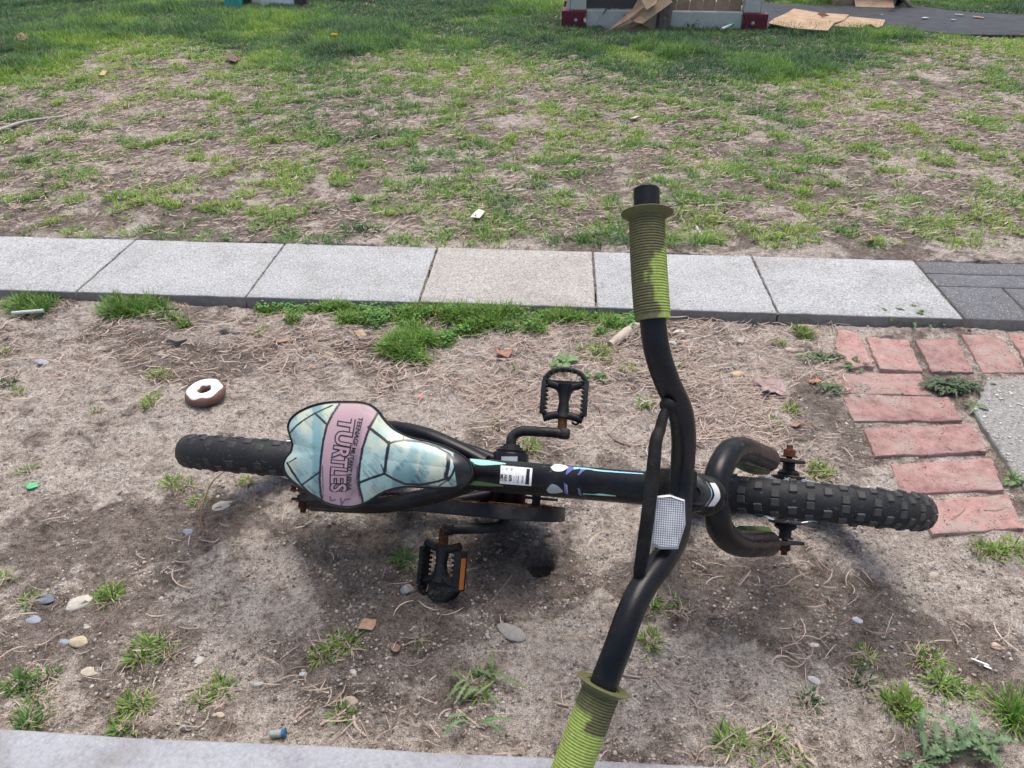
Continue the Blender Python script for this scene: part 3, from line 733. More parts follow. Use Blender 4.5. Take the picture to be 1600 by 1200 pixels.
# --- stem and handlebar
st0 = L(1083, 772, .535)
m = MB(); m.lathe(HT0-hd*.0, -hd, [(.004, -.002), (.0135, -.002), (.0135, .03), (.004, .03)], 24)
c_ = L(1063, 760, .575)
Rm_ = np.array([[.94, 0, .34], [0, 1, 0], [-.34, 0, .94]])
m.box(c_+[-.004, 0, -.014], (.030, .034, .040), Rm_, .005)
m.build('stem', MT['black'], bike, smooth=40)
m = MB(); m.lathe(L(1086, 770, .56), -hd, [(.003, -.02), (.0112, -.02), (.0112, -.0015), (.0098, .0012), (.0060, .0022), (.0055, .0006), (.0005, .0006)], 24); MT['cap'] = m_simple('bolt_cap', (.028, .029, .032), .4, 200, .3); m.build('stem_bolt', MT['cap'], bike, smooth=40)
BAR = [(1010, 296, .690), (1013, 400, .690), (1020, 500, .688), (1027, 550, .682), (1043, 598, .668), (1062, 640, .648), (1068, 680, .628), (1067, 720, .606), (1064, 760, .600),
       (1062, 800, .606), (1056, 838, .626), (1036, 874, .650), (1004, 918, .672), (983, 962, .684), (966, 1010, .689), (945, 1064, .690), (920, 1130, .690), (888, 1215, .690), (868, 1268, .690)]
BP = cr(P3(*BAR), 8)
m = MB(); m.tube(BP, .0111, 28); m.build('handlebar', MT['black'], bike, smooth=60)
# scuffed crossbar, pressed flat in the middle
CB = [(1046, 630, .668, .0042), (1036, 652, .672, .0044), (1031, 672, .674, .0048), (1025, 690, .680, .0054), (1020, 740, .682, .0057), (1013, 800, .682, .0057), (1006, 850, .682, .0057),
      (1002, 878, .680, .0054), (998, 895, .676, .0044), (999, 918, .671, .0046), (1000, 930, .668, .0045)]
Pc = cr(np.array([list(L(*q[:3]))+[q[3]] for q in CB]), 6)
m = MB(); m.tube(Pc[:, :3], Pc[:, 3], 18)
for q_, d_ in ((Pc[1, :3], Pc[4, :3]-Pc[0, :3]), (Pc[-2, :3], Pc[-5, :3]-Pc[-1, :3])): m.lathe(q_, d_/np.linalg.norm(d_), [(.0035, -.004), (.0072, -.003), (.0078, .001), (.0062, .004), (.0035, .005)], 14); m.build('crossbar', MT['matte'], bike, smooth=60)
# reflector
MT['lens'] = None
n_ = N('reflector_lens'); br = n_.nd('ShaderNodeTexChecker', Scale=760.0); 
mp = n_.nd('ShaderNodeMapping'); mp.inputs['Rotation'].default_value = (0, 0, R_(45)); n_.lk(n_.tc.outputs['Object'], mp.inputs[0]); n_.lk(mp.outputs[0], br.inputs[0])
br.inputs[1].default_value = (.66, .68, .70, 1); br.inputs[2].default_value = (.22, .23, .245, 1)
k_ = n_.mix(.5, br.outputs[0], n_.ramp(n_.noise(60, 2), [(.35, g3(.55)), (.65, g3(1.2))]), 'MULTIPLY')
n_.base(k_).rough(.14, .8); n_.bump(br.outputs[1], .8, .001); n_.b.inputs['Coat Weight'].default_value = .6; MT['lens'] = n_.m
MT['clear'] = m_simple('clear_plastic', (.42, .43, .45), .2, 100, .1, 0, .7)
rp = [(1027, 775), (1047, 773), (1070, 781), (1071, 820), (1059, 858), (1031, 858), (1017, 851), (1021, 812)]
Q = P3(*[(a, b, .667) for a, b in rp]); c2 = Q.mean(0)
m = MB(); k = len(Q); F = []
V = np.concatenate([Q+[0, 0, -.011], Q, c2+(Q-c2)*.93+[0, 0, .001], c2+(Q-c2)*.93+[0, 0, -.0004]])
for r_ in range(3):
    for j in range(k): F.append([r_*k+j, r_*k+(j+1) % k, (r_+1)*k+(j+1) % k, (r_+1)*k+j])
F.append(list(range(k))[::-1]); F.append([3*k+j for j in range(k)]); m.add(V, F); rf = m.build('reflector', MT['clear'], bike)
m = MB(); m.add(c2+(Q-c2)*.91+[0, 0, .0003], [list(range(k))]); le = m.build('lens', MT['lens'], rf, fixn=False)
m = MB(); m.tube([c2+[0, 0, -.01], c2+[.005, .02, -.035]], .005, 10); m.build('bracket', MT['plastic'], rf)

# --- grips: ribbed sleeve with a flared collar
def grip(a, b, flange_at, name='grip', seed=0, side=1):
    """a..b indices (float) along the bar; geometry with ribs and worn lime patch"""
    t = np.linspace(0, 1, len(BP)); s = np.linspace(a, b, 300); C = np.array([[np.interp(q, t, BP[:, k]) for k in range(3)] for q in s])
    ln = np.concatenate([[0], np.cumsum(np.linalg.norm(np.diff(C, axis=0), axis=1))]); tot = ln[-1]
    u_ = np.linspace(0, tot, 430); C = np.array([[np.interp(q, ln, C[:, k]) for k in range(3)] for q in u_]); seg = 40
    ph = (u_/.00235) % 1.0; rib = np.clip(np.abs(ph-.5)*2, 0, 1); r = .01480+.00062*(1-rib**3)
    end = (u_ < .006) | (u_ > tot-.0055); r = np.where(end, .0148, r)
    m = MB(); m.tube(C, r, seg); V = m.v[0]
    n = len(u_); an = np.tile(np.arange(seg)/seg, n); uu = np.repeat(u_, seg); rb = np.repeat(rib*(~end), seg)
    fac = np.zeros(len(V)); 
    view = V-CL; view /= np.linalg.norm(view, axis=1)[:, None]
    # local direction around the sleeve: forward component marks the rubbed side
    cc = np.repeat(C, seg, 0); d = V-cc; d /= np.linalg.norm(d, axis=1)[:, None]; x_ = d[:, 0]
    if side > 0: wear = sst(-.06, .20, x_*1.0-.40+(fbm(uu*18, x_*1.0+5, 6, 2, 3)-.5)*.75+.55*sst(.30, .62, uu/tot)*(1-sst(.80, .95, uu/tot))-.55*(1-sst(.28, .45, uu/tot)))
    else: wear = sst(.0, .10, (uu-.018)*14+(vnoise(uu*900, x_*0, 3)-.5)*.05-.02*(x_ > .3)*(uu < .03)*20-((x_ > -.15)&(uu < .034))*.9)
    dirt = np.array([.125, .122, .055]); lime = np.array([.31, .40, .095])
    col = dirt*(1-wear[:, None])+lime*wear[:, None]
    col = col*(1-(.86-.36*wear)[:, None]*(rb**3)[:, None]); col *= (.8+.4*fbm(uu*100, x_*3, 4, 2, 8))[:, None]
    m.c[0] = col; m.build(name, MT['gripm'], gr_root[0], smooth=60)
    return C, tot
nG = N('grip_rubber'); nG.base(nG.mix(.35, nG.attr(), nG.ramp(nG.noise(300, 3, .7), [(.35, g3(.6)), (.65, g3(1.25))]), 'MULTIPLY')).rough(.7, .3); nG.bump(nG.noise(900, 2), .2, .0004); MT['gripm'] = nG.m
gr_root = [None]
def flange(C, T, r, name='collar'):
    m = MB(); T = T/np.linalg.norm(T)
    m.lathe(C, T, [(.0140, -.004), (.0165, -.003), (.019, -.0012), (.0214, .0002), (.0222, .0009), (.0215, .0016), (.0190, .0008), (.0135, .0010)], 44, closed=True)
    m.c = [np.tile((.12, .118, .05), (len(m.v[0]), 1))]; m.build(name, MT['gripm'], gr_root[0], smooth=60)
tb = lambda pxs: None
def near_t(pxy):
    pr = [(800+FPX*(((q[0]*BX+q[1]*BN+q[2]*BV)+BO-CAM)@RT)/(((q[0]*BX+q[1]*BN+q[2]*BV)+BO-CAM)@FW), 600-FPX*(((q[0]*BX+q[1]*BN+q[2]*BV)+BO-CAM)@UP)/(((q[0]*BX+q[1]*BN+q[2]*BV)+BO-CAM)@FW)) for q in BP]
    pr = np.array(pr); return np.argmin(np.hypot(pr[:, 0]-pxy[0], pr[:, 1]-pxy[1]))/(len(BP)-1)
g1 = empty('handle_grip'); g1.parent = bike; gr_root[0] = g1
t0, t1 = near_t((1011, 334)), near_t((1020, 503)); C, tot = grip(t0, t1, 0, 'sleeve', 1, 1); flange(C[1]-0*(C[3]-C[0]), C[0]-C[6], 0)
g2_ = empty('handle_grip'); g2_.parent = bike; gr_root[0] = g2_
t0, t1 = near_t((941, 1072)), near_t((872, 1258)); C, tot = grip(t0, t1, 0, 'sleeve', 2, -1); flange(C[1], C[0]-C[6], 0)

# --- saddle
ZO = lambda x, y: (420+x/4.706, 600+y/4.706)
OUT = [(170, 440), (150, 380), (135, 310), (160, 250), (220, 200), (320, 155), (430, 130), (550, 125), (660, 128), (735, 150), (790, 195), (830, 250), (880, 305), (940, 348), (1040, 392), (1180, 425), (1300, 462), (1400, 515),
       (1462, 570), (1485, 640), (1468, 700), (1420, 752), (1330, 775), (1200, 768), (1080, 758), (980, 758), (880, 778), (800, 812), (730, 860), (660, 895), (580, 912), (480, 902), (380, 868), (280, 808), (200, 745), (140, 690), (108, 640), (102, 590), (120, 545), (155, 500)]
SV0 = .452
OL = np.array([L(*ZO(*q), SV0) for q in OUT]); OL = cr(np.vstack([OL, OL[:1]]), 14)[:-1]
xs0, xs1 = OL[:, 0].min(), OL[:, 0].max()
def spine(p):
    """nearest point on the centre line of the saddle"""
    x = np.clip(p[:, 0], xs0+.055, xs1-.028); 
    yc = np.interp(x, [xs0, xs1], [OL[:, 1].mean()+.004, L(738, 736, SV0)[1]]); return np.stack([x, yc, np.full(len(x), SV0)], -1)
S0 = spine(OL); nO = len(OL); NR = 170; rings = []
for k in range(NR+1):
    t = k/NR; q = S0+(OL-S0)*t
    hump = .0150*(1-t**2.1)-.005; q[:, 2] = SV0-.003+hump-.004*np.exp(-((q[:, 0]-(xs1-.06))/.05)**2)*(1-t)+.006*sst(xs0+.10, xs0, q[:, 0])
    rings.append(q)
R3 = np.concatenate(rings)
# printed pattern as surface colour; lines given in photograph pixels, matched to points of the cover
def toz(V):
    P = V[:, :1]*BX+V[:, 1:2]*BN+V[:, 2:]*BV+BO-CAM; z = P@FW
    return ((800+FPX*(P@RT)/z)-420)*4.706, ((600-FPX*(P@UP)/z)-600)*4.706
zx, zy = toz(R3)
BL = [(540, 100), (520, 145), (470, 220), (425, 310), (400, 420), (382, 560), (374, 700), (380, 790), (395, 900)]
BR_ = [(700, 960), (688, 850), (665, 760), (660, 690), (668, 590), (690, 470), (722, 370), (752, 300), (800, 215), (860, 150)]
inb = inside(zx, zy, BL+BR_+[(760, 60)])
def dline(P):
    d = np.full(len(zx), 1e9)
    for (a, b) in zip(P[:-1], P[1:]):
        ax_, ay_ = a[:2]; bx_, by_ = b[:2]; t = np.clip(((zx-ax_)*(bx_-ax_)+(zy-ay_)*(by_-ay_))/((bx_-ax_)**2+(by_-ay_)**2+1e-9), 0, 1)
        d = np.minimum(d, np.hypot(zx-ax_-t*(bx_-ax_), zy-ay_-t*(by_-ay_)))
    return d
nz = fbm(zx/60, zy/60, 1, 4, 51); nz2 = fbm(zx/140, zy/220, 1, 3, 57); hat = vnoise((zx*.75-zy*.66)/3.0, (zx*.66+zy*.75)/110, 3)
cream = np.array([.50, .56, .43]); teal = np.array([.15, .31, .34]); blue = np.array([.04, .12, .16]); mint = np.array([.35, .50, .47])
f1 = sst(.40, .58, nz2)[:, None]; colr = cream*(1-f1)+mint*f1
f2 = np.maximum(sst(305, 335, zx)*(1-sst(375, 420, zx))*.8, sst(1020, 1045, zx)*(1-sst(1075, 1110, zx))*.55*sst(.35, .5, nz2+.1))[:, None]
tri = np.maximum((1-sst(0, 30, np.abs(zx-1000)-(zy-560)*.9))*sst(540, 570, zy), 0)*sst(900, 915, zx)*(zx < 1250)
colr = colr*(1-f2)+teal*f2; f3 = (np.clip(tri*.6+.42*sst(.47, .62, nz)*sst(.35, .65, hat), 0, 1))[:, None]; colr = colr*(1-f3)+(blue*.6+teal*.4)*f3
colr = colr*(1-.55*(sst(.53, .62, nz)*sst(.55, .66, hat)*sst(500, 900, zy+zx*.1))[:, None])
pk = np.array([.44, .295, .325]); pv_ = np.array([.17, .13, .16]); fp = (sst(.5, .62, fbm(zx/120, zy/150, 1, 2, 88))*.5*(zx > 560)+.95*sst(0, 40, dline([(655, 300), (625, 560), (628, 800)])*-1+52)*(.5+.5*sst(.4, .6, nz)))[:, None]
colr = np.where(inb[:, None], pk*(1-fp*.6)+pv_*fp*.6, colr); 
ink = np.zeros(len(zx))
LN = [(BL, 9), (BR_, 10), ([(340, 215), (430, 300)], 9), ([(155, 360), (200, 310), (250, 270), (340, 215), (470, 155)], 6), ([(135, 580), (170, 640), (240, 745), (370, 650)], 8), ([(240, 745), (300, 800), (400, 860)], 8),
      ([(150, 575), (200, 545)], 5), ([(735, 318), (885, 438)], 12), ([(885, 438), (920, 425), (990, 413), (1120, 425)], 8), ([(990, 413), (990, 385)], 5), ([(885, 430), (868, 520), (850, 660)], 13), ([(850, 660), (760, 690), (665, 725)], 10),
      ([(850, 660), (920, 700), (1000, 735), (1120, 742)], 9), ([(1120, 742), (1250, 715), (1320, 690)], 9), ([(1322, 520), (1318, 600), (1300, 680)], 16), ([(1330, 518), (1362, 560), (1368, 610), (1352, 660), (1320, 710)], 9), ([(850, 655), (825, 595)], 5),
      ([(1120, 425), (1230, 460), (1330, 515)], 7), ([(1250, 750), (1340, 690)], 6)]
for P, wd in LN: ink = np.maximum(ink, 1-sst(wd*.92-1.5, wd*.92+2.0, dline(P)+(fbm(zx/25, zy/25, 1, 2, 9)-.5)*4))
for P, wd in [([(395, 600), (400, 840)], 3), ([(650, 610), (645, 700), (668, 830)], 3), ([(450, 830), (455, 860), (490, 850)], 4), ([(530, 840), (535, 890), (560, 850), (600, 845)], 4)]: ink = np.maximum(ink, .75*(1-sst(wd-1, wd+3, dline(P))))
# black moulded rim, broad at the nose
edge = np.repeat(np.arange(NR+1)/NR, nO); nose = sst(1330, 1400, zx-.28*np.abs(zy-640))
ink = np.maximum(ink, sst(.955, .965, edge)); ink = np.maximum(ink, sst(1365, 1372, zx+12*np.sin(zy/70)-.0*zy))
far = sst(1000, 1300, zx)*sst(.86, .89, edge); ink = np.maximum(ink, far)
colr = colr*(1-ink[:, None])+np.array([.012, .013, .016])*ink[:, None]
F = []
ii = np.arange((NR+1)*nO).reshape(NR+1, nO); q4 = np.stack([ii[:-1], np.roll(ii[:-1], -1, 1), np.roll(ii[1:], -1, 1), ii[1:]], -1).reshape(-1, 4)
sad = empty('saddle'); sad.parent = bike
fast('saddle_cover', R3, q4[nO:] if False else q4, MT['print'], parent=sad, col=colr, smooth=True)
# padded sides and underside
m = MB(); rg = []
prof = [(1.0, 0.0), (1.018, -.003), (1.012, -.010), (.97, -.017), (.90, -.020), (.3, -.020)]
top = R3.reshape(NR+1, nO, 3)[-1]
for s_, dz in prof:
    q = S0+(top-S0)*s_; q[:, 2] = top[:, 2]*(1 if s_ > .9 else 1)+dz; rg.append(q)
V = np.concatenate(rg); F = [[r*nO+j, r*nO+(j+1) % nO, (r+1)*nO+(j+1) % nO, (r+1)*nO+j] for r in range(len(prof)-1) for j in range(nO)]
F.append([(len(prof)-1)*nO+j for j in range(nO)]); m.add(V, F); m.build('saddle_base', MT['plastic'], sad, smooth=60)
m = MB(); m.tube(np.vstack([top+[0, 0, .0002], top[:1]]), .0011, 8, cap=False); m.build('piping', MT['plastic'], sad, smooth=60)
m = MB()
sp0 = L(600, 728, .44); 
m.tube([ST1+(BBc-ST1)*.15, sp0+[.03, 0, -.018]], .0112, 18); m.build('seat_post', MT['matte'], bike, smooth=60)
# text printed across the band: letters run from the far edge to the near edge
def text_mesh(s, bold=0.0, res=3):
    c = bpy.data.curves.new('lettering', 'FONT'); c.body = s; c.size = 1; c.offset = bold; c.resolution_u = res; c.fill_mode = 'FRONT' if hasattr(c, 'fill_mode') else c.fill_mode
    o = bpy.data.objects.new('lettering', c); COL.objects.link(o); dg = bpy.context.evaluated_depsgraph_get(); dg.update()
    me = bpy.data.meshes.new_from_object(o.evaluated_get(dg)); bpy.data.objects.remove(o)
    bm = bmesh.new(); bm.from_mesh(me); bmesh.ops.triangulate(bm, faces=bm.faces)
    for _ in range(2):
        le_ = [e for e in bm.edges if e.calc_length() > .12]
        if le_: bmesh.ops.subdivide_edges(bm, edges=le_, cuts=1); bmesh.ops.triangulate(bm, faces=bm.faces)
    V = np.array([v.co[:] for v in bm.verts]); bm.verts.index_update(); F = [[v.index for v in f.verts] for f in bm.faces]; bm.free(); bpy.data.meshes.remove(me)
    return V, F
top_pts = R3[::9]
def on_saddle(V, F, A, B, hgt, lift, name, mat, xr_=None):
    """lay text along the curve A->B (points in saddle drawing units), letter tops towards the bike's front"""
    x0, x1 = xr_ if xr_ is not None else (V[:, 0].min(), V[:, 0].max()); y1 = .73
    t = (V[:, 0]-x0)/(x1-x0); C = np.asarray(A, float); tt = np.linspace(0, 1, len(C))
    cx = np.interp(t, tt, C[:, 0]); cy = np.interp(t, tt, C[:, 1]); gx_ = np.interp(np.clip(t+.02, 0, 1), tt, C[:, 0])-np.interp(np.clip(t-.02, 0, 1), tt, C[:, 0]); gy_ = np.interp(np.clip(t+.02, 0, 1), tt, C[:, 1])-np.interp(np.clip(t-.02, 0, 1), tt, C[:, 1])
    nrm = np.hypot(gx_, gy_)+1e-9; hx, hy = gy_/nrm, -gx_/nrm
    hh = V[:, 1]/y1*hgt; X = cx+hx*hh; Y = cy+hy*hh
    P = np.array([L(*ZO(a, b), SV0) for a, b in zip(X, Y)])
    # lift onto the cover: nearest cover vertices, intersecting the camera ray is not needed as the dome is shallow
    out = []
    for p, a, b in zip(P, X, Y):
        d = dl(*ZO(a, b)); v = SV0+.004
        for _ in range(4):
            s_ = (v-CL[2])/d[2]; q = CL+d*s_; dd = (top_pts[:, 0]-q[0])**2+(top_pts[:, 1]-q[1])**2; k4 = np.argpartition(dd, 6)[:6]
            wgt = 1/(dd[k4]+1e-8); v = (top_pts[k4, 2]*wgt).sum()/wgt.sum()+lift
        s_ = (v-CL[2])/d[2]; out.append(CL+d*s_)
    m = MB(); m.add(out, F); o = m.build(name, mat, sad, fixn=False)
    # front faces towards +v
    bm = bmesh.new(); bm.from_mesh(o.data)
    for f in bm.faces: f.normal_update()
    bmesh.ops.reverse_faces(bm, faces=[f for f in bm.faces if f.normal.z < 0]); bm.to_mesh(o.data); bm.free(); return o
MT['ink'] = m_simple('print_black', (.02, .02, .024), .45, 200, .2, 0); MT['pink'] = m_simple('print_pink', (.41, .27, .305), .45, 90, .12, 0)
Vi, Fi = text_mesh('TURTLES', .075); Vf, Ff = text_mesh('TURTLES', .018)
crv = [(522, 240), (495, 400), (470, 540), (459, 660), (458, 792)]
rg_ = (Vf[:, 0].min(), Vf[:, 0].max())
on_saddle(Vi, Fi, crv, None, 116, .00035, 'lettering', MT['ink'], rg_); on_saddle(Vf, Ff, crv, None, 116, .0006, 'lettering', MT['pink'], rg_)
Vt, Ft = text_mesh('TEENAGE MUTANT NINJA', .02)
on_saddle(Vt, Ft, [(662, 240), (628, 390), (597, 520), (577, 650), (573, 785)], None, 34, .0005, 'lettering', MT['ink'])

# --- drivetrain: sprocket, chain, half-open chain guard
m = MB(); rS = .062; NS = 22
pl = [((rS+(.003 if (i % 4) in (0, 1) else -.001))*math.sin(i*math.pi/(2*NS)), (rS+(.003 if (i % 4) in (0, 1) else -.001))*math.cos(i*math.pi/(2*NS))) for i in range(4*NS)]
m.prism([(a+BBc[0], b+BBc[2]) for a, b in pl], -.0435, -.0410, lambda a, b, h: (a, h, b)); m.build('sprocket', MT['rust'], bike)
def belt(c0, r0, c1, r1, n=26):
    """closed outline round two circles in (x, v)"""
    d = c1-c0; Ld = np.linalg.norm(d); a = math.atan2(d[1], d[0]); b = math.acos((r0-r1)/Ld); P = []
    for k in range(n+1):
        t = a+b+(2*math.pi-2*b)*k/n; P.append(c0+r0*np.array([math.cos(t), math.sin(t)]))
    for k in range(n//2+1):
        t = a-b+2*b*k/(n//2); P.append(c1+r1*np.array([math.cos(t), math.sin(t)]))
    return np.array(P)
cB = np.array([BBc[0], BBc[2]]); cR = np.array([0.012, RW]); cG = np.array([.030, RW])
ch_ = belt(cB, .0655, cR, .030); tot_ = np.vstack([ch_, ch_[:1]]); seg_ = np.linalg.norm(np.diff(tot_, axis=0), axis=1); cum = np.concatenate([[0], np.cumsum(seg_)])
m = MB(); nl_ = int(cum[-1]/.0127)
for i in range(nl_):
    s0 = cum[-1]*i/nl_; s1 = cum[-1]*(i+1)/nl_
    p0 = np.array([np.interp(s0, cum, tot_[:, k]) for k in (0, 1)]); p1 = np.array([np.interp(s1, cum, tot_[:, k]) for k in (0, 1)]); c = (p0+p1)/2; d = (p1-p0)/np.linalg.norm(p1-p0)
    Rr = np.array([[d[0], 0, -d[1]], [0, 1, 0], [d[1], 0, d[0]]]); of = .0028 if i % 2 else .0040
    for s_ in (-1, 1): m.box((c[0], -.0423+s_*of, c[1]), (.0155, .0011, .0072), Rr)
    m.lathe((p0[0], -.0473, p0[1]), (0, 1, 0), [(.0005, 0), (.0025, 0), (.0025, .010), (.0005, .010)], 8)
m.build('chain', MT['rust'], bike)
MT['guard'] = m_paint('guard_black', (.012, .013, .015), .42, .5, (30, .66, (.10, .045, .02, 1)))
gd = belt(cB, .0885, cG, .036, 30); m = MB()
def ringpts(P, w): return np.stack([P[:, 0], np.full(len(P), w), P[:, 1]], -1)
inn = belt(cB, .0868, cG, .0343, 30); inn2 = belt(cB, .066, cG, .024, 30)
rgs = [ringpts(gd, -.0395), ringpts(gd, -.0575), ringpts(belt(cB, .0873, cG, .0348, 30), -.0590), ringpts(inn2, -.0590), ringpts(inn2, -.0572), ringpts(inn, -.0570), ringpts(inn, -.0395)]
k = len(gd); V = np.concatenate(rgs); F = [[r*k+j, r*k+(j+1) % k, ((r+1) % 7)*k+(j+1) % k, ((r+1) % 7)*k+j] for r in range(7) for j in range(k)]
m.add(V, F); guard = m.build('chain_guard', MT['guard'], bike, smooth=35)
# clip of the guard in front of the bottom bracket
m = MB(); m.box(L(845, 779, .20)+[0, 0, 0], (.05, .004, .012)); m.box(L(838, 782, .20), (.012, .02, .012)); m.build('guard_clip', MT['matte'], guard, bevel=.001)
# --- cranks and pedals
def crank(P, ball): 
    m = MB(); C_ = cr(P, 8); m.tube(C_, .0079, 18); q = C_[-1]; d = C_[-1]-C_[-4]; d /= np.linalg.norm(d)
    m.lathe(q-d*.003, (0, 1, 0), [(.0005, -.0085), (.007, -.0085), (.0095, -.006), (.0098, 0), (.0095, .006), (.007, .0085), (.0005, .0085)], 20); return m
fv = .150; P = np.vstack([BBc+[0, .045, 0], P3((796, 699, .166), (800, 684, .164), (815, 674, .162), (850, 675, .155), (884, 678, fv))]); P[1, 0] = BBc[0]
crank(P, 0).build('crank', MT['matte'], bike, smooth=60)
nv = .205; P = np.vstack([BBc+[0, -.055, .002], P3((790, 815, .170), (781, 822, .175), (764, 825, .18), (730, 826, .19), (697, 827, nv))]); P[1, 0] = BBc[0]-.001
crank(P, 0).build('crank', MT['matte'], bike, smooth=60)
def pedal(org, s_, tilt, refl):
    """cage pedal; local x forward, w outwards*s_, thickness in v"""
    e = empty('pedal'); e.parent = bike; e.location = org; e.rotation_euler = (0, tilt, 0)
    Y = lambda w: s_*w
    m = MB(); m.tube([(0, Y(-.006), 0), (0, Y(.022), 0)], .0072, 14); m.build('axle', MT['rust'], e, smooth=60)
    m = MB(); W0, W1 = .020, .094; hx = .0325
    # centre barrel, hourglass shaped
    Pc_ = cr([(0, Y(W0), 0, .0105), (0, Y(W0+.010), 0, .0085), (0, Y(W0+.024), 0, .0078), (0, Y(W0+.038), 0, .0090), (0, Y(W0+.050), 0, .0125)], 5)
    m.tube(Pc_[:, :3], Pc_[:, 3], 16)
    hw_ = [(-.0115, W0-.001), (-.0085, W0+.012), (-.0072, W0+.024), (-.010, W0+.036), (-.019, W0+.050), (-.0255, W0+.056)]
    m.prism(hw_+[(-a, b) for a, b in hw_[::-1]], -.0042, .0042, lambda a, b, h: (a, Y(b), h))
    # four arms
    for sx in (-1, 1):
        for (w0, w1) in ((W0+.003, W0+.001), (W0+.043, W0+.047)):
            a = cr([(sx*.003, Y(w0), 0), (sx*.014, Y((w0+w1)/2+(.003 if w0 > .04 else .0)), 0), (sx*(hx-.002), Y(w1-(.004 if w0 < .04 else -.006)), 0)], 6); m.tube(a, .0062, 12)
        # toothed side rail
        m.box((sx*hx, Y((W0+W1)/2-.008), 0), (.0072, .052, .019), None, .0016)
        for k in range(7):
            for sv in (-1, 1): m.box((sx*(hx-.0046), Y(W0+.006+k*.0068), sv*.0088), (.004, .0034, .004), None, .0006)
    # outer arch with teeth
    arc = [(-hx, Y(W1-.028), 0), (-hx*.96, Y(W1-.016), 0), (-hx*.62, Y(W1-.004), 0), (0, Y(W1), 0), (hx*.62, Y(W1-.004), 0), (hx*.96, Y(W1-.016), 0), (hx, Y(W1-.028), 0)]
    for z_ in (-.0062, .0062): m.tube(cr(np.array(arc)+[0, 0, z_], 6), .0033, 10)
    for k in range(9):
        t = math.pi*(k+.5)/9; m.box((-math.cos(t)*hx*.9, Y(W1-.022+.021*math.sin(t)), 0), (.0036, .0036, .021), None, .0006)
    m.build('pedal_cage', MT['plastic'], e, smooth=35)
    # toothed rails get a reflector when the photo shows one
    if refl:
        MT['amber'] = m_simple('amber_reflector', (.62, .20, .03), .25, 900, .15, .0006, .6)
        m = MB(); m.box((hx+.0040, Y((W0+W1)/2-.006), 0), (.006, .056, .0175), None, .001); m.build('reflector_housing', MT['plastic'], e)
        m = MB(); m.box((hx+.0074, Y((W0+W1)/2-.003), .001), (.0014, .044, .0095), None, .0004); m.build('reflector', MT['amber'], e)
    else:
        m = MB(); m.tube(cr([(.024, Y(W0+.004), 0), (.026, Y(W0-.004), 0), (.021, Y(W0-.010), 0), (.014, Y(W0-.007), .001)], 5), .0018, 8); m.build('wire_hook', MT['matte'], e, smooth=60)
    return e
o1 = L(878, 672, fv); pedal(o1, 1, R_(-3), False)
o2 = L(694, 832, nv); pedal(o2, -1, R_(-28), True)

# --- decals wrapped on the top tube
def on_tube(px, py, lift=.0003, A=TT0, B=TT1, r=(.0205, .0185)):
    d = dl(px, py); ax_ = (B-A); Lx = np.linalg.norm(ax_); ax_ = ax_/Lx; o = CL-A
    dp = d-ax_*(d@ax_); op = o-ax_*(o@ax_); rad = r[0]
    for _ in range(3):
        a = dp@dp; b = 2*dp@op; c = op@op-(rad+lift)**2; disc = b*b-4*a*c
        s_ = (-b-math.sqrt(max(disc, 0)))/(2*a); P = CL+d*s_; t = ((P-A)@ax_)/Lx; rad = r[0]+(r[1]-r[0])*t
    return P
def decal(poly, name, mat, lift=.0003, n=8, **kw):
    """poly: top and bottom pixel polylines joined into a strip"""
    T_, B_ = poly; T_ = cr(np.array(T_, float), 5) if len(T_) > 2 else np.linspace(T_[0], T_[1], 10); B_ = cr(np.array(B_, float), 5) if len(B_) > 2 else np.linspace(B_[0], B_[1], 10)
    tt = np.linspace(0, 1, 24); f = lambda C: np.stack([np.interp(tt, np.linspace(0, 1, len(C)), C[:, k]) for k in (0, 1)], -1); T_, B_ = f(T_), f(B_)
    V = []; F = []
    for i in range(24):
        for j in range(n+1): q = T_[i]*(1-j/n)+B_[i]*j/n; V.append(on_tube(q[0], q[1], lift, **kw))
    for i in range(23):
        for j in range(n): a = i*(n+1)+j; F.append([a, a+n+1, a+n+2, a+1])
    m = MB(); m.add(V, F); return m.build(name, mat, kw.get('par', fr_) if False else fr_, smooth=60)
mc = lambda nm, c: MT.setdefault(nm, m_simple(nm, c, .4, 300, .12, 0))
Z3 = lambda x, y: (640+x/5, 560+y/5)
Z8 = lambda x, y: (760+x/8.889, 700+y/8.889)
decal([[Z3(470, 783), Z3(600, 795), Z3(750, 818)], [Z3(485, 815), Z3(560, 835), Z3(752, 826)]], 'decal', mc('mint_print', (.34, .66, .56)))
decal([[Z3(445, 955), Z3(560, 962), Z3(730, 990)], [Z3(445, 985), Z3(560, 996), Z3(735, 1000)]], 'decal', mc('green_print', (.10, .21, .08)))
decal([[Z8(890, 265), Z8(960, 222), Z8(1080, 236), Z8(1140, 262)], [Z8(890, 268), Z8(940, 318), Z8(1050, 322), Z8(1140, 268)]], 'decal', mc('pale_print', (.62, .74, .78)))
decal([[Z8(835, 580), Z8(900, 505), Z8(980, 520), Z8(1065, 600)], [Z8(835, 582), Z8(870, 625), Z8(980, 630), Z8(1065, 612)]], 'decal', mc('grey_print', (.33, .38, .39)))
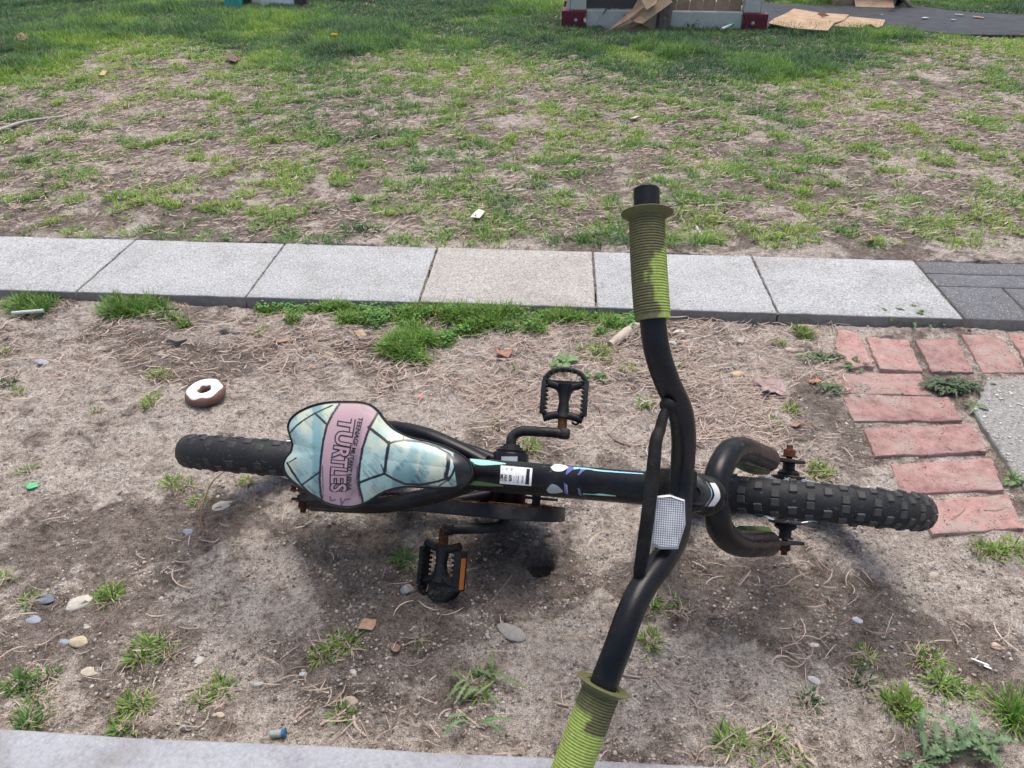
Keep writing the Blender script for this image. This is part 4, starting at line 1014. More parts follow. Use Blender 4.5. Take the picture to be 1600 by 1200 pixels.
for T_, B_ in (([Z8(1130, 250), Z8(1180, 255), Z8(1215, 265)], [Z8(1100, 370), Z8(1120, 365), Z8(1200, 300)]), ([Z8(1330, 268), Z8(1370, 272), Z8(1420, 285)], [Z8(1265, 375), Z8(1290, 372), Z8(1330, 325)]),
               ([Z8(1075, 485), Z8(1085, 485), Z8(1095, 490)], [Z8(1085, 620), Z8(1105, 640), Z8(1140, 648)]), ([Z8(1265, 560), Z8(1280, 555), Z8(1300, 570)], [Z8(1285, 650), Z8(1305, 658), Z8(1330, 660)])):
    decal([T_, B_], 'decal', mc('violet_print', (.12, .13, .33)))
decal([[Z8(1210, 262), Z8(1300, 265)], [Z8(1210, 298), Z8(1290, 290)]], 'decal', mc('sky_print', (.30, .62, .78)))
decal([[Z8(1300, 270), Z8(1400, 276), Z8(1600, 305), Z8(2180, 352)], [Z8(1300, 292), Z8(1430, 300), Z8(1600, 326), Z8(2180, 364)]], 'decal', mc('sky_print', (.30, .62, .78)))
decal([[Z8(1100, 505), Z8(1120, 510)], [Z8(1120, 620), Z8(1135, 625)]], 'decal', mc('grey_print', (.33, .38, .39)))
decal([[Z8(1340, 632), Z8(1500, 640), Z8(1580, 632), Z8(1800, 662)], [Z8(1340, 642), Z8(1500, 652), Z8(1585, 662), Z8(1800, 672)]], 'decal', mc('mint_print', (.34, .66, .56)))
lab = decal([[Z8(200, 240), Z8(640, 280)], [Z8(185, 495), Z8(622, 528)]], 'sticker', mc('sticker_white', (.78, .78, .76)), .0004)
decal([[Z8(562, 285), Z8(606, 290)], [Z8(537, 500), Z8(590, 512)]], 'sticker_band', MT['ink'], .0006).parent = lab
for x in (415, 385, 440, 495, 515):
    decal([[Z8(x, 385), Z8(x+(9 if x in (440, 495) else 4), 386)], [Z8(x-8, 488), Z8(x+(2 if x in (440, 495) else -5), 489)]], 'sticker_rule', MT['ink'], .0006).parent = lab
def tube_text(s, x, y0, y1, hgt, mat):
    V, F = text_mesh(s, .02, 2); a, b = V[:, 0].min(), V[:, 0].max(); out = []
    for v in V:
        t = (v[0]-a)/(b-a); out.append(on_tube(*Z8(x-6*t+v[1]/.73*hgt, y0+(y1-y0)*t), .0007))
    m = MB(); m.add(out, F); o = m.build('lettering', mat, lab, fixn=False); return o
tube_text('MET', 195, 365, 460, 44, MT['ink']); tube_text('ARA', 250, 365, 465, 44, MT['ink']); tube_text('APR', 310, 368, 470, 48, MT['ink'])
tube_text('72 N', 215, 275, 300, 22, mc('faint_print', (.3, .3, .3))); tube_text('N5', 275, 275, 305, 26, MT['faint_print']); tube_text('85', 340, 280, 312, 30, MT['faint_print'])
# small silver sticker on the bottom bracket shell
kw = dict(A=BBc+[0, -.036, 0], B=BBc+[0, .04, 0], r=(.0275, .0275))
decal([[Z8(207, 118), Z8(432, 118)], [Z8(207, 178), Z8(430, 188)]], 'sticker', mc('silver_print', (.45, .50, .55)), .0004, **kw)
# head tube stickers
ZH = lambda x, y: (1070+x/17.14, 740+y/17.14); kh = dict(A=HT0+hd*.012, B=HT0+hd*.066, r=(.0186, .0186))
decal([[ZH(670, 245), ZH(780, 480), ZH(780, 640), ZH(620, 880)], [ZH(830, 250), ZH(950, 480), ZH(945, 660), ZH(800, 870)]], 'sticker', MT['sticker_white'], .0004, **kh)
decal([[ZH(430, 200), ZH(560, 440), ZH(590, 620), ZH(480, 830)], [ZH(500, 190), ZH(700, 450), ZH(700, 620), ZH(520, 870)]], 'sticker', mc('deep_blue_print', (.03, .07, .13)), .0004, **kh)
decal([[ZH(440, 205), ZH(560, 440), ZH(575, 520)], [ZH(500, 290), ZH(590, 440), ZH(600, 520)]], 'decal', mc('sky_print', (.3, .6, .7)), .0006, **kh)
decal([[ZH(560, 210), ZH(690, 420), ZH(695, 620), ZH(540, 860)], [ZH(585, 230), ZH(718, 430), ZH(718, 625), ZH(560, 880)]], 'decal', MT['sky_print'], .0006, **kh)
# printed letters on the seat stays, seen as pale dashes along their edges
def stay_marks(pts, mat):
    m = MB()
    for (x, y, v, l) in pts:
        c = L(x, y, v); m.box(c, (l, .0009, .0035), np.array([[.995, 0, .1], [0, 1, 0], [-.1, 0, .995]]))
    return m.build('decal', mat, bike)
stay_marks([(617+i*3.2, 669.5+i*.75, .302+.001*i, .0018 if i % 3 else .0028) for i in range(7)], MT['sky_print'])
stay_marks([(577+i*5.0, 789.0+i*.15, .283+.002*i, .0024 if i % 2 else .0034) for i in range(10)], MT['pale_print'])
# ================================================================== PLANTS, STONES AND LITTER ON THE DIRT
def scale_at(px, py):
    x, y, z = gnd(px, py); d = (np.array([x, y, z])-CAM)@FW; return x, y, z, d/FPX
def tuft(px, py, rpx, h, sel, label, aspect=1.0, dens=1.0, dark=1.0, group=None, wide=1.0, ry=None):
    x0, y0, z0, s = scale_at(px, py); r = rpx*s; rv = r*aspect if ry is None else ry
    n = int(min(1500, max(40, dens*math.pi*r*rv*42000+30)))
    a = rng.uniform(0, 6.283, n); q = rng.random(n)**.6; wob = .75+.5*vnoise(a*1.3+px, a*0+py, 5)
    x = x0+r*.8*q*np.cos(a)*wob; y = y0+rv*.8*q*np.sin(a)*wob
    # break the tuft into several crowns
    k = max(1, int(n/45)); cx = x[:k]; cy = y[:k]; j = rng.integers(0, k, n); x = cx[j]+rng.normal(0, .006, n); y = cy[j]+rng.normal(0, .006, n)
    az = np.arctan2(y-cy[j], x-cx[j])+rng.normal(0, .6, n)
    hh = h*rng.uniform(.4, 1.0, n); wd = rng.uniform(.0018, .0031, n)*wide; lean = np.clip(rng.normal(.85, .35, n), .1, 1.45)
    V, Q, T, C = blades(x, y, hz(x, y)-.002, hh, wd, az, lean, gcol(n, np.full(n, sel+.25)+rng.normal(0, .55, n))*dark*.93)
    # a collar of dead blades round the foot
    m = n//2; a = rng.uniform(0, 6.283, m); xx = x0+r*np.cos(a)*rng.uniform(.3, 1.1, m); yy = y0+rv*np.sin(a)*rng.uniform(.3, 1.1, m)
    V2, Q2, T2, C2 = blades(xx, yy, hz(xx, yy), rng.uniform(.01, .028, m), rng.uniform(.001, .0018, m), rng.uniform(0, 6.28, m), np.full(m, 1.3), STR[rng.integers(0, 5, m)]*.9)
    o0 = np.array([x0, y0, z0]); off = len(V)
    o = fast('grass_tuft', np.concatenate([V, V2])-o0, [np.concatenate([Q, Q2+off]), np.concatenate([T, T2+off])], MT['grass'], col=np.concatenate([C, C2])); o.location = o0
    tag(o, label, 'grass tuft', 'grass tufts on the bare dirt'); return o
TUFTS = [
 (48, 478, 62, .045, 1.2, 'wide grass patch growing against the front of the leftmost slab', .6), (222, 480, 68, .052, 1.1, 'thick domed grass clump overlapping the edge of the pale slabs', .55),
 (276, 500, 22, .03, 1.0, 'small grass sprig at the right foot of the thick domed clump'), (1258, 520, 23, .03, .4, 'round bright tuft between dead straw and the first brick'),
 (1212, 537, 12, .018, .5, 'tiny tuft in the straw just left of the round bright tuft'), (1016, 633, 14, .022, .6, 'little tuft seen in the fork of handlebar and crossbar'),
 (933, 553, 34, .025, .3, 'low yellow-green tuft below the pale stick'), (985, 578, 24, .018, .2, 'sparse weedy tuft touching the upper part of the handlebar'),
 (252, 588, 18, .02, .0, 'yellowing tuft above and left of the toy ring'), (231, 628, 19, .02, .1, 'low yellow-green tuft to the left of the toy ring'),
 (154, 645, 7, .012, .1, 'tiny yellow-green sprout alone on the dirt left of the toy ring'), (10, 553, 13, .02, .3, 'tuft cut by the left photo edge below the wide grass patch'),
 (8, 598, 15, .018, 2.9, 'straw-coloured tuft at the left photo edge'), (36, 612, 12, .014, .4, 'thin low tuft a little right of the straw-coloured one'),
 (48, 736, 9, .018, .5, 'tiny tuft beside the strip of green plastic'), (282, 757, 20, .022, .4, 'branching tuft under the back end of the rear tyre'),
 (312, 783, 10, .02, .5, 'small spiky tuft next to the blue slate chip below the rear tyre'), (384, 752, 12, .014, .3, 'flat sprig just below the middle of the rear tyre'),
 (820, 697, 16, .025, .4, 'bright sprout beside the far crank arm'), (772, 668, 16, .015, 2.9, 'dry yellow tuft left of the far crank arm'),
 (1276, 732, 26, .022, .2, 'yellow-green tuft behind the far nut of the front wheel'), (637, 876, 20, .03, 1.5, 'dark green tuft in the shade left of the near pedal'),
 (166, 936, 27, .026, .7, 'tuft beside the large white pebble'), (36, 941, 15, .018, .9, 'small tuft left of the slate chip'),
 (3, 905, 8, .018, .6, 'small tuft on the left photo edge above the slate chip'), (243, 1018, 32, .026, .6, 'spreading tuft between two pebbles in the lower left'),
 (324, 1083, 30, .022, .8, 'slanting tuft in the lower left, right of the spreading one'), (222, 1102, 26, .024, .4, 'yellow-green tuft just above the concrete landing'),
 (198, 1134, 18, .02, 1.2, 'broad-bladed tuft touching the concrete landing'), (55, 1068, 42, .025, 1.6, 'dark ragged tuft low at the left side', .7),
 (48, 1118, 32, .022, 1.4, 'dark ragged tuft against the landing at far left'), (522, 1016, 31, .024, .3, 'bright tuft below the orange leaf'),
 (530, 1116, 16, .022, .9, 'tuft in a nest of dead stems near the landing'), (656, 998, 8, .012, .9, 'tiny sprout right of the orange leaf'),
 (1020, 1006, 16, .026, .4, 'small lone tuft right of the handlebar, lower half'), (1045, 945, 40, .016, .9, 'thin straggling tuft just right of the near handlebar bend', .5),
 (1150, 1160, 30, .026, .7, 'green tuft resting on the landing edge, lower middle'), (1205, 1160, 22, .022, .6, 'smaller tuft immediately right of the one on the landing edge'),
 (1240, 1190, 12, .018, .6, 'bit of grass cut by the bottom photo edge'), (1264, 1102, 20, .018, 2.9, 'pale thin tuft below the white flat stone'),
 (1350, 1027, 15, .02, .3, 'uppermost small tuft of the lower right grass group'), (1338, 1066, 19, .018, 2.6, 'yellow dry tuft left in the lower right grass group'),
 (1410, 1092, 36, .03, .5, 'dense tuft at the bottom of the lower right grass group'), (1448, 1032, 22, .024, .1, 'golden green tuft at the top of the slanting grass line'),
 (1470, 1062, 28, .028, .5, 'middle tuft of the slanting grass line in the lower right'), (1500, 1082, 20, .024, .4, 'lower end of the slanting grass line'),
 (1575, 1122, 34, .055, .8, 'tuft with long bright blades near the lower right corner'), (1548, 862, 26, .026, .1, 'yellowish tuft on the dirt below the last brick', .6),
 (1590, 858, 22, .026, .1, 'yellowish tuft under the last brick, cut by the right photo edge', .6), (1238, 642, 16, .018, .4, 'small tuft below the mauve leaf'),
 (1215, 668, 18, .014, .6, 'flat scrappy tuft beneath the small tuft by the mauve leaf'), (1062, 566, 14, .016, .9, 'faint tuft just right of the handlebar at mid straw'),
 (808, 578, 10, .012, .3, 'sparse sprig right of the brown three-pointed leaf'), (955, 548, 8, .02, .5, 'blade cluster at the lower tip of the pale stick'),
 (410, 520, 16, .018, .4, 'small tuft in the straw left of the clover band'), (620, 545, 22, .024, 1.0, 'green tuft by the tan wood chip')]
for t in TUFTS:
    tuft(*t[:6], aspect=(t[6] if len(t) > 6 else .8), dens=2.2)

# ---- clover and low grass band along the slabs
band = [(398, 476), (470, 470), (640, 478), (720, 474), (860, 476), (1002, 482), (992, 520), (930, 528), (862, 524), (800, 518), (742, 546), (690, 545), (664, 560), (610, 556), (590, 540), (640, 520), (560, 508), (480, 512), (410, 506)]
u, v = sample_px(40000, 390, 1010, 466, 566); uu, vv = topx(u, v, .01); k = inside(uu, vv, band) & (fbm(u, v, 22, 3, 71) < .50+.22*sst(-.05, -.015, pfr(u, v)[1])); u, v = u[k], v[k]
a_, v_ = pfr(u, v); k = v_ < -.004; u, v = u[k], v[k]; n = len(u); half = n//7
def discs(x, y, z, r, col, tilt):
    n = len(x); K = 6; an = np.arange(K)/K*2*math.pi; ph = rng.uniform(0, 6.28, n)
    X = x[:, None]+r[:, None]*np.cos(an+ph[:, None]); Y = y[:, None]+r[:, None]*np.sin(an+ph[:, None])*.8; az = rng.uniform(0, 6.28, n)[:, None]
    Z = z[:, None]+tilt[:, None]*((X-x[:, None])*np.cos(az)+(Y-y[:, None])*np.sin(az))
    V = np.stack([X, Y, Z], -1).reshape(-1, 3); return V, (np.arange(n)*K)[:, None]+np.arange(K)[None], np.repeat(col, K, 0)
uc, vc = np.repeat(u[:half], 3), np.repeat(v[:half], 3); nc_ = len(uc); uc = uc+rng.normal(0, .004, nc_); vc = vc+rng.normal(0, .004, nc_)
cl = gcol(nc_, rng.uniform(.6, 2.2, nc_))*np.array([.80, .95, .85])
V1, F1, C1 = discs(uc, vc, hz(uc, vc)+rng.uniform(.006, .022, nc_), rng.uniform(.0020, .0038, nc_), cl, rng.uniform(0, .8, nc_))
X = np.repeat(u[half:], 3); Y = np.repeat(v[half:], 3); m_ = len(X); tall = .6+1.1*sst(.4, .65, fbm(X, Y, 14, 2, 99)); X = X+rng.normal(0, .005, m_); Y = Y+rng.normal(0, .005, m_)
V2, Q2, T2, C2 = blades(X, Y, hz(X, Y), rng.uniform(.009, .030, m_)*tall, rng.uniform(.0016, .0028, m_), rng.uniform(0, 6.28, m_), rng.uniform(.3, 1.35, m_), gcol(m_, rng.uniform(.3, 1.6, m_)))
tag(fast('clover', np.concatenate([V1, V2]), [F1, Q2+len(V1), T2+len(V1)], MT['leaf'], col=np.concatenate([C1, C2])), kind='stuff')

# ---- weeds: rosettes of broad or toothed leaves
def weed(px, py, leaves, ln, wd, teeth, col, label, name='weed', cat='weed', rise=.35, spread=(0, 6.283), fillr=0, elong=1.0, sc=0.0):
    X0, Y0, z0 = gnd(px, py); x0, y0 = X0, Y0; m = MB(); col = np.array(col)
    for i in range(leaves):
        if sc: x0 = X0+rng.normal(0, sc)*elong; y0 = Y0+rng.normal(0, sc*.6)
        az = rng.uniform(*spread); l = ln*rng.uniform(.45, 1.15); w_ = wd*rng.uniform(.75, 1.15); K = 14; dx, dy = math.cos(az)*elong, math.sin(az); nn = math.hypot(dx, dy); r0 = rng.uniform(0, .12)*ln
        rs = rise*rng.uniform(.4, 1.3); V = []; cc = []; bend = rng.normal(0, .25); c0 = col*rng.uniform(.75, 1.25)*rng.uniform(.95, 1.05, 3)
        for k in range(K+1):
            t = k/K; prof = (math.sin(math.pi*min(1, t*.93+.06))**.8)*(.25+.75*t**.6) if teeth else math.sin(math.pi*min(1, max(0, (t-.25)/.75)))**.75+.06
            tooth = 1-(.62*((k % 2) == 0) if teeth and k < K-1 else 0); ww = w_*prof*tooth*.5
            X = x0+dx*(r0+l*t)-dy*l*bend*t*t; Y = y0+dy*(r0+l*t)+dx*l*bend*t*t; Z = float(hz(X, Y))*.5+z0*.5+.004+l*rs*math.sin(min(1, t*1.15)*math.pi*.75)
            sx, sy = -dy/nn, dx/nn
            V += [(X-sx*ww, Y-sy*ww, Z+ww*.35), (X, Y, Z), (X+sx*ww, Y+sy*ww, Z+ww*.35)]; cc += [c0, c0*1.25+.02, c0]
        F = []
        for k in range(K):
            for j in (0, 1): a = k*3+j; F.append([a, a+1, a+4, a+3])
        m.add(np.array(V)-[X0, Y0, z0], F, np.array(cc))
    o = m.build(name, MT['leaf'], fixn=False, smooth=60); o.location = (X0, Y0, z0); return tag(o, label, cat)
DG = (.045, .095, .035)
weed(752, 1070, 16, .040, .009, True, (.15, .22, .09), 'straggly dandelion plant between near pedal and landing', 'dandelion', 'dandelion', sc=.012)
tuft(750, 1072, 26, .02, .8, 'mossy olive tuft growing in the heart of the straggly dandelion', dens=1.6)
weed(742, 1128, 4, .04, .010, True, (.15, .26, .11), 'young dandelion just above the concrete landing', 'dandelion', 'dandelion')
weed(1505, 1172, 34, .038, .016, True, (.13, .21, .10), 'broad dandelion cut by the bottom photo edge at right', 'dandelion', 'dandelion', .5, sc=.014)
weed(1440, 1192, 9, .045, .014, True, (.10, .18, .08), 'flat dandelion left of the broad one at the bottom edge', 'dandelion', 'dandelion')
weed(1486, 610, 230, .024, .0055, False, (.065, .105, .045), 'large dark green weed sprawling over the bricks and aggregate slab', rise=.5, elong=1.5, sc=.012)
weed(1412, 504, 46, .034, .009, False, (.08, .15, .05), 'weed hanging over the front edge of the last pale slab', rise=.8, elong=1.4, sc=.016)
weed(1468, 507, 40, .03, .008, False, (.07, .13, .045), 'low weed below the corner where pale slab meets dark blocks', rise=.6, elong=1.5, sc=.016)
weed(1292, 562, 60, .018, .007, False, (.07, .12, .05), 'creeping weed along the left side of the first brick', rise=.35, sc=.018)
weed(1298, 610, 40, .016, .007, False, (.08, .13, .055), 'creeping weed at the left end of the second row brick', rise=.35, sc=.014)
weed(1340, 577, 12, .028, .008, False, (.08, .14, .05), 'weed in the joint beneath the first header brick', rise=.25, elong=1.6)
weed(1518, 640, 12, .022, .008, False, (.10, .18, .06), 'small weed in the joint beside the aggregate slab', rise=.3)
weed(1580, 754, 12, .022, .008, False, (.11, .20, .05), 'bright small weed in the joint below the aggregate slab edge', rise=.3)
weed(880, 572, 9, .035, .020, False, (.13, .24, .08), 'pale broad-leaved seedling behind the far pedal', rise=.25)
weed(925, 595, 12, .030, .010, False, (.10, .20, .06), 'narrow-leaved seedling right of the far pedal', rise=.25)
weed(805, 505, 10, .05, .013, False, (.07, .14, .06), 'plantain leaves lying in the clover band', rise=.2)
weed(1258, 560, 7, .018, .009, False, (.16, .27, .12), 'tiny pale green seedling left of the bricks', rise=.25)
tuft(1395, 690, 24, .012, 1.5, 'mossy strip in the brick joint beside the front tyre', dens=.8, dark=.7)

# ---- stones
def stone(px, py, rpx, col, label, flat=.45, ang=.3, ell=1.35, rot=None, sub=3):
    x0, y0, z0, s = scale_at(px, py); r = rpx*s*.88; bm = bmesh.new(); bmesh.ops.create_icosphere(bm, subdivisions=sub, radius=1); V = np.array([v.co[:] for v in bm.verts]); bm.verts.index_update(); F = [[v.index for v in f.verts] for f in bm.faces]; bm.free()
    sd_ = int(px*7+py); rr = np.random.default_rng(sd_)
    for _ in range(7):
        d = rr.normal(size=3); d /= np.linalg.norm(d); c_ = rr.uniform(1-ang*1.3, 1.0); t = V@d; V = V-np.maximum(t-c_, 0)[:, None]*d*.9
    V *= (1+.10*(fbm(V[:, 0]*2+px, V[:, 1]*2+V[:, 2]*2, 1, 3, 4)-.5))[:, None]
    V = V*[r*ell, r/ell*1.1, r*flat]; a = rr.uniform(-.6, .6) if rot is None else rot; V = np.stack([V[:, 0]*math.cos(a)-V[:, 1]*math.sin(a), V[:, 0]*math.sin(a)+V[:, 1]*math.cos(a), V[:, 2]], -1)
    cc = np.array(col)*(.8+.4*fbm(V[:, 0]*150, V[:, 1]*150+V[:, 2]*90, 1, 3, 7))[:, None]
    m = MB(); m.add(V, F, cc); o = m.build('stone', MT['stone'], smooth=35 if ang > .35 else 70); o.location = (x0, y0, z0+r*flat*.08); return tag(o, label, 'stone')
G_ = lambda v, w=0: (v+w, v, v-w)
STONES = [(277, 535, 17, (.20, .175, .155), 'angular grey-brown stone beyond the toy ring', .7, .5, 1.15), (351, 517, 8, (.06, .062, .068), 'small black stone touching a grey-brown one', .7, .3), (371, 520, 12, (.21, .185, .17), 'rounded grey-brown stone beside the small black one', .6, .3),
 (513, 558, 11, (.40, .33, .24), 'round tan pebble in the straw behind the saddle', .7, .2, 1.1), (487, 573, 7, (.44, .34, .26), 'small tan pebble below the round tan one', .6), (486, 562, 9, (.30, .29, .28), 'grey pebble above the small tan pebble', .5),
 (64, 566, 11, (.37, .38, .40), 'flat pale grey stone at the left below the grass patch', .3, .25, 1.5), (157, 578, 6, (.33, .38, .46), 'small blue-grey pebble left of the yellowing tuft', .4), (257, 648, 9, (.30, .26, .23), 'taupe stone lying left of and below the toy ring', .4, .4),
 (123, 943, 18, (.52, .48, .42), 'large white pebble next to a tuft, lower left', .4, .2, 1.3), (67, 934, 17, (.15, .175, .215), 'dark blue slate chip, lower left', .2, .45, 1.4), (123, 1003, 14, (.50, .42, .30), 'cream coloured pebble below the large white pebble', .5, .25, 1.3),
 (100, 1004, 8, (.30, .34, .40), 'blue-grey pebble touching the cream pebble', .5), (52, 968, 11, (.30, .34, .38), 'flat grey-blue pebble under the slate chip', .2), (140, 1050, 12, (.50, .43, .34), 'cream wedge-shaped pebble above the tufts near the landing', .5, .45), (311, 1033, 9, (.56, .52, .46), 'pale round pebble right of the spreading tuft', .6, .2, 1.05),
 (344, 1117, 7, (.52, .44, .34), 'small beige pebble close to the landing, left half', .5), (798, 988, 21, (.30, .29, .27), 'large flat oval grey stone in front of the pedals', .22, .15, 1.45), (637, 923, 12, (.36, .355, .34), 'pale grey lump of stone at the lower left of the near pedal', .8, .45, 1.1),
 (854, 878, 8, (.42, .31, .22), 'tan pebble on the rim of the small hole', .6), (1139, 575, 10, (.13, .15, .15), 'dark slate-green stone in the straw right of the handlebar', .6, .5), (1152, 586, 10, (.56, .42, .26), 'yellowish pebble leaning on the dark slate-green stone', .6, .35), 
 (1340, 969, 8, (.48, .53, .56), 'pale bluish oval pebble below the front wheel', .3, .2, 1.2), (1269, 1008, 12, (.52, .50, .44), 'white flat stone with ragged edge, lower right', .15, .5), (1272, 1063, 9, (.48, .48, .46), 'pale stone beside a black crumb, lower right', .4, .45), 
 (1457, 899, 9, (.44, .40, .33), 'beige pebble right of the front tyre in the dirt', .5), (1556, 1010, 10, (.52, .39, .29), 'pinkish beige stone near the white paper strips', .4, .4), (1060, 521, 10, (.55, .53, .50), 'knobbly white stone right of the upper handlebar', .7, .4), 
 (1053, 537, 7, (.52, .49, .46), 'white crumbly stone under the knobbly one', .6, .5), (1237, 548, 9, (.50, .41, .32), 'beige pebble in the straw near the round bright tuft', .6), (347, 790, 15, (.50, .45, .38), 'worn white stone flush with the dirt below the rear wheel', .15, .2, 1.3), 
 (290, 832, 11, (.22, .27, .33), 'blue slate chip below the rear tyre', .2, .4), (551, 1049, 7, (.58, .56, .50), 'white pebble just under the bright tuft', .5), (473, 1054, 6, (.50, .56, .58), 'pale blue pebble left of the white one under the bright tuft', .5), 
 (403, 1069, 7, (.46, .48, .46), 'grey-white pebble in the lower left dirt', .5), (1432, 1136, 8, (.35, .34, .32), 'small grey triangular stone above the broad dandelion', .5, .5), (548, 1095, 11, (.45, .38, .30), 'oval sandy stone in the dead stems near the landing', .35), (135, 660+320, 6, (.5, .46, .4), 'tiny pale pebble between the large white and the cream ones', .4),
 (290, 1140, 8, (.10, .105, .115), 'black glossy pebble beside the landing, lower left', .6, .4), (1585, 890, 9, (.20, .21, .22), 'grey chip at the right photo edge under the tufts', .3, .4), (275, 209, 7, (.70, .70, .66), 'white stone on the lawn at left', .5), (1421, 170, 8, (.45, .33, .27), 'pinkish stone on the bare lawn at right', .4, .4),
 (896, 92, 10, (.26, .22, .21), 'grey-brown stone in the grass in front of the plastic frame', .6)]
for s_ in STONES: stone(*s_)

# ---- sticks, leaves, litter
def lift(pts, dz=.004): return [np.array(gnd(a, b))+[0, 0, dz] for a, b in pts]
def stick(pts, r0, r1, label, name='twig', cat='twig', col=(.22, .17, .13), dz=None, extra=None, mat='stone', seg=8):
    P = np.array(lift(pts, r0*.8 if dz is None else 0));
    if dz is not None: P[:, 2] += np.array(dz)
    C = cr(P, 6); m = MB(); o0 = P[0].copy(); rr = np.linspace(r0, r1, len(C))*(.85+.3*vnoise(np.arange(len(C))*.9, np.zeros(len(C)), int(pts[0][0])))
    m.tube(C-o0, rr, seg, col=tuple(col))
    for (q, ra, rb) in (extra or []):
        Q = cr(np.array(lift(q, ra)), 5); m.tube(Q-o0, np.linspace(ra, rb, len(Q)), 6, col=tuple(col))
    o = m.build(name, MT[mat], smooth=50); o.location = o0; return tag(o, label, cat)
stick([(-8, 208), (40, 193), (85, 186), (108, 182), (130, 172)], .007, .003, 'long grey branch lying on the lawn at the left edge', 'branch', 'branch', (.45, .41, .37), extra=[([(108, 182), (107, 192), (103, 200)], .003, .0015)])
stick([(953, 543), (966, 533), (984, 519), (1004, 507)], .0085, .0115, 'short thick pale stick with peeling bark beside the handlebar', 'stick', 'stick', (.50, .42, .34), seg=12)
stick([(1012, 520), (1060, 503)], .003, .002, 'thin dead stem behind the handlebar in the straw', col=(.34, .26, .19))
stick([(912, 612), (937, 640), (943, 668), (962, 690), (985, 698)], .0024, .0014, 'thin brown twig curving right of the far pedal', col=(.25, .18, .14))
stick([(320, 838), (316, 815), (328, 785), (340, 770), (357, 757)], .0017, .0009, 'thin curved dead stem rising below the rear tyre', 'stem', 'dead stem', (.20, .14, .08), dz=[.002, .010, .022, .028, .03])
stick([(752, 502), (757, 492), (768, 481)], .0045, .0035, 'grey twig piece lying in the clover band', col=(.20, .16, .14))
stick([(520, 556), (545, 548), (577, 541)], .0022, .0015, 'brown twig from the round tan pebble to the tuft', col=(.24, .17, .13))
stick([(538, 529), (553, 540)], .0045, .004, 'short grey twig stub left of the tan wood chip', col=(.26, .25, .25))
stick([(800, 905), (780, 925), (764, 945)], .0012, .001, 'thin straw-coloured twig in the shade of the bicycle', col=(.33, .26, .19))
stick([(624, 567), (632, 550), (640, 532)], .0018, .0014, 'pale bent stem crossing the clover band', 'stem', 'dead stem', (.40, .31, .22))
stick([(560, 642), (598, 652), (634, 662)], .0014, .001, 'pale stem on the dirt above the saddle', 'stem', 'dead stem', (.42, .33, .25))
stick([(625, 566), (652, 574)], .002, .0018, 'reddish brown splinter behind the saddle', 'splinter', 'wood splinter', (.30, .17, .12))
stick([(500, 1134), (530, 1118), (552, 1100)], .0018, .0012, 'longest pale dead stem next to the landing, left half', 'stem', 'dead stem', (.50, .40, .30))
stick([(553, 1120), (556, 1136), (572, 1152)], .0024, .0016, 'pale dead stem pointing at the landing', 'stem', 'dead stem', (.52, .43, .33))
stick([(870, 1100), (900, 1106), (925, 1110)], .0018, .0012, 'dead stem left of the near grip', 'stem', 'dead stem', (.45, .35, .27))
stick([(1246, 1163), (1256, 1182), (1272, 1196)], .0026, .0016, 'pale dead stem at the bottom, right of the small tufts', 'stem', 'dead stem', (.50, .40, .30))
stick([(1165, 1148), (1190, 1138), (1205, 1128)], .0020, .0014, 'pale dead stem above the green tuft on the landing edge', 'stem', 'dead stem', (.50, .42, .33))
stick([(955, 1050), (975, 1056), (1000, 1060)], .0022, .0014, 'pale root fragment right of the near collar', 'stem', 'dead stem', (.42, .33, .27))
stick([(715, 1110), (740, 1130), (758, 1140)], .0018, .0012, 'forked pale stem below the straggly dandelion', 'stem', 'dead stem', (.48, .39, .30), extra=[([(716, 1124), (740, 1134)], .0014, .001)])
stick([(570, 398-20), (580, 372), (592, 366)], .0022, .0016, 'short twig on the lawn behind the middle slabs', col=(.24, .19, .15))
stick([(737, 362), (752, 357), (765, 350), (768, 340)], .0030, .0020, 'curved twig beside the white shard on the lawn', col=(.22, .17, .14))
stick([(1310, 318), (1325, 322), (1338, 327)], .005, .004, 'thick brown twig on the lawn at right', col=(.24, .17, .14))
stick([(1088, 357), (1098, 373)], .0042, .0030, 'thin white stick on the lawn behind the green grip', 'stick', 'stick', (.62, .60, .56))
# tubes of plastic
def tube_thing(a, b, r, col, label, name, cat, dz=.004, second=None):
    P = np.array(lift([a, b], r+dz)); o0 = P.mean(0); m = MB(); d = P[1]-P[0]; ln = np.linalg.norm(d)
    m.lathe(P[0]-o0, d/ln, [(r*.7, 0), (r, .0004), (r, ln-.0004), (r*.7, ln), (r*.7, 0)], 14, col=tuple(col))
    o = m.build(name, MT['stone'], smooth=40); o.location = o0; tag(o, label, cat)
    if second:
        c2, f = second; m = MB(); m.lathe(P[0]-o0+d*f, d/ln, [(r*.7, 0), (r*1.18, .0006), (r*1.18, ln*(1-f)), (r*.6, ln*(1-f)+.001)], 14, col=tuple(c2)); m.build('cap', MT['stone'], o, smooth=40)
    return o
tube_thing((23, 499), (72, 495), .0042, (.50, .56, .55), 'pale plastic straw lying on the wide grass patch', 'drinking_straw', 'straw', .012)
tube_thing((1126, 56), (1144, 48), .008, (.68, .76, .72), 'white plastic straw with green end in the grass before the frame', 'drinking_straw', 'straw', .03, ((.15, .62, .22), .78))
tube_thing((424, 1152), (447, 1150), .0045, (.34, .40, .38), 'small clear tube with a blue cap lying along the landing', 'plastic_tube', 'tube', .002, ((.04, .16, .36), .78))
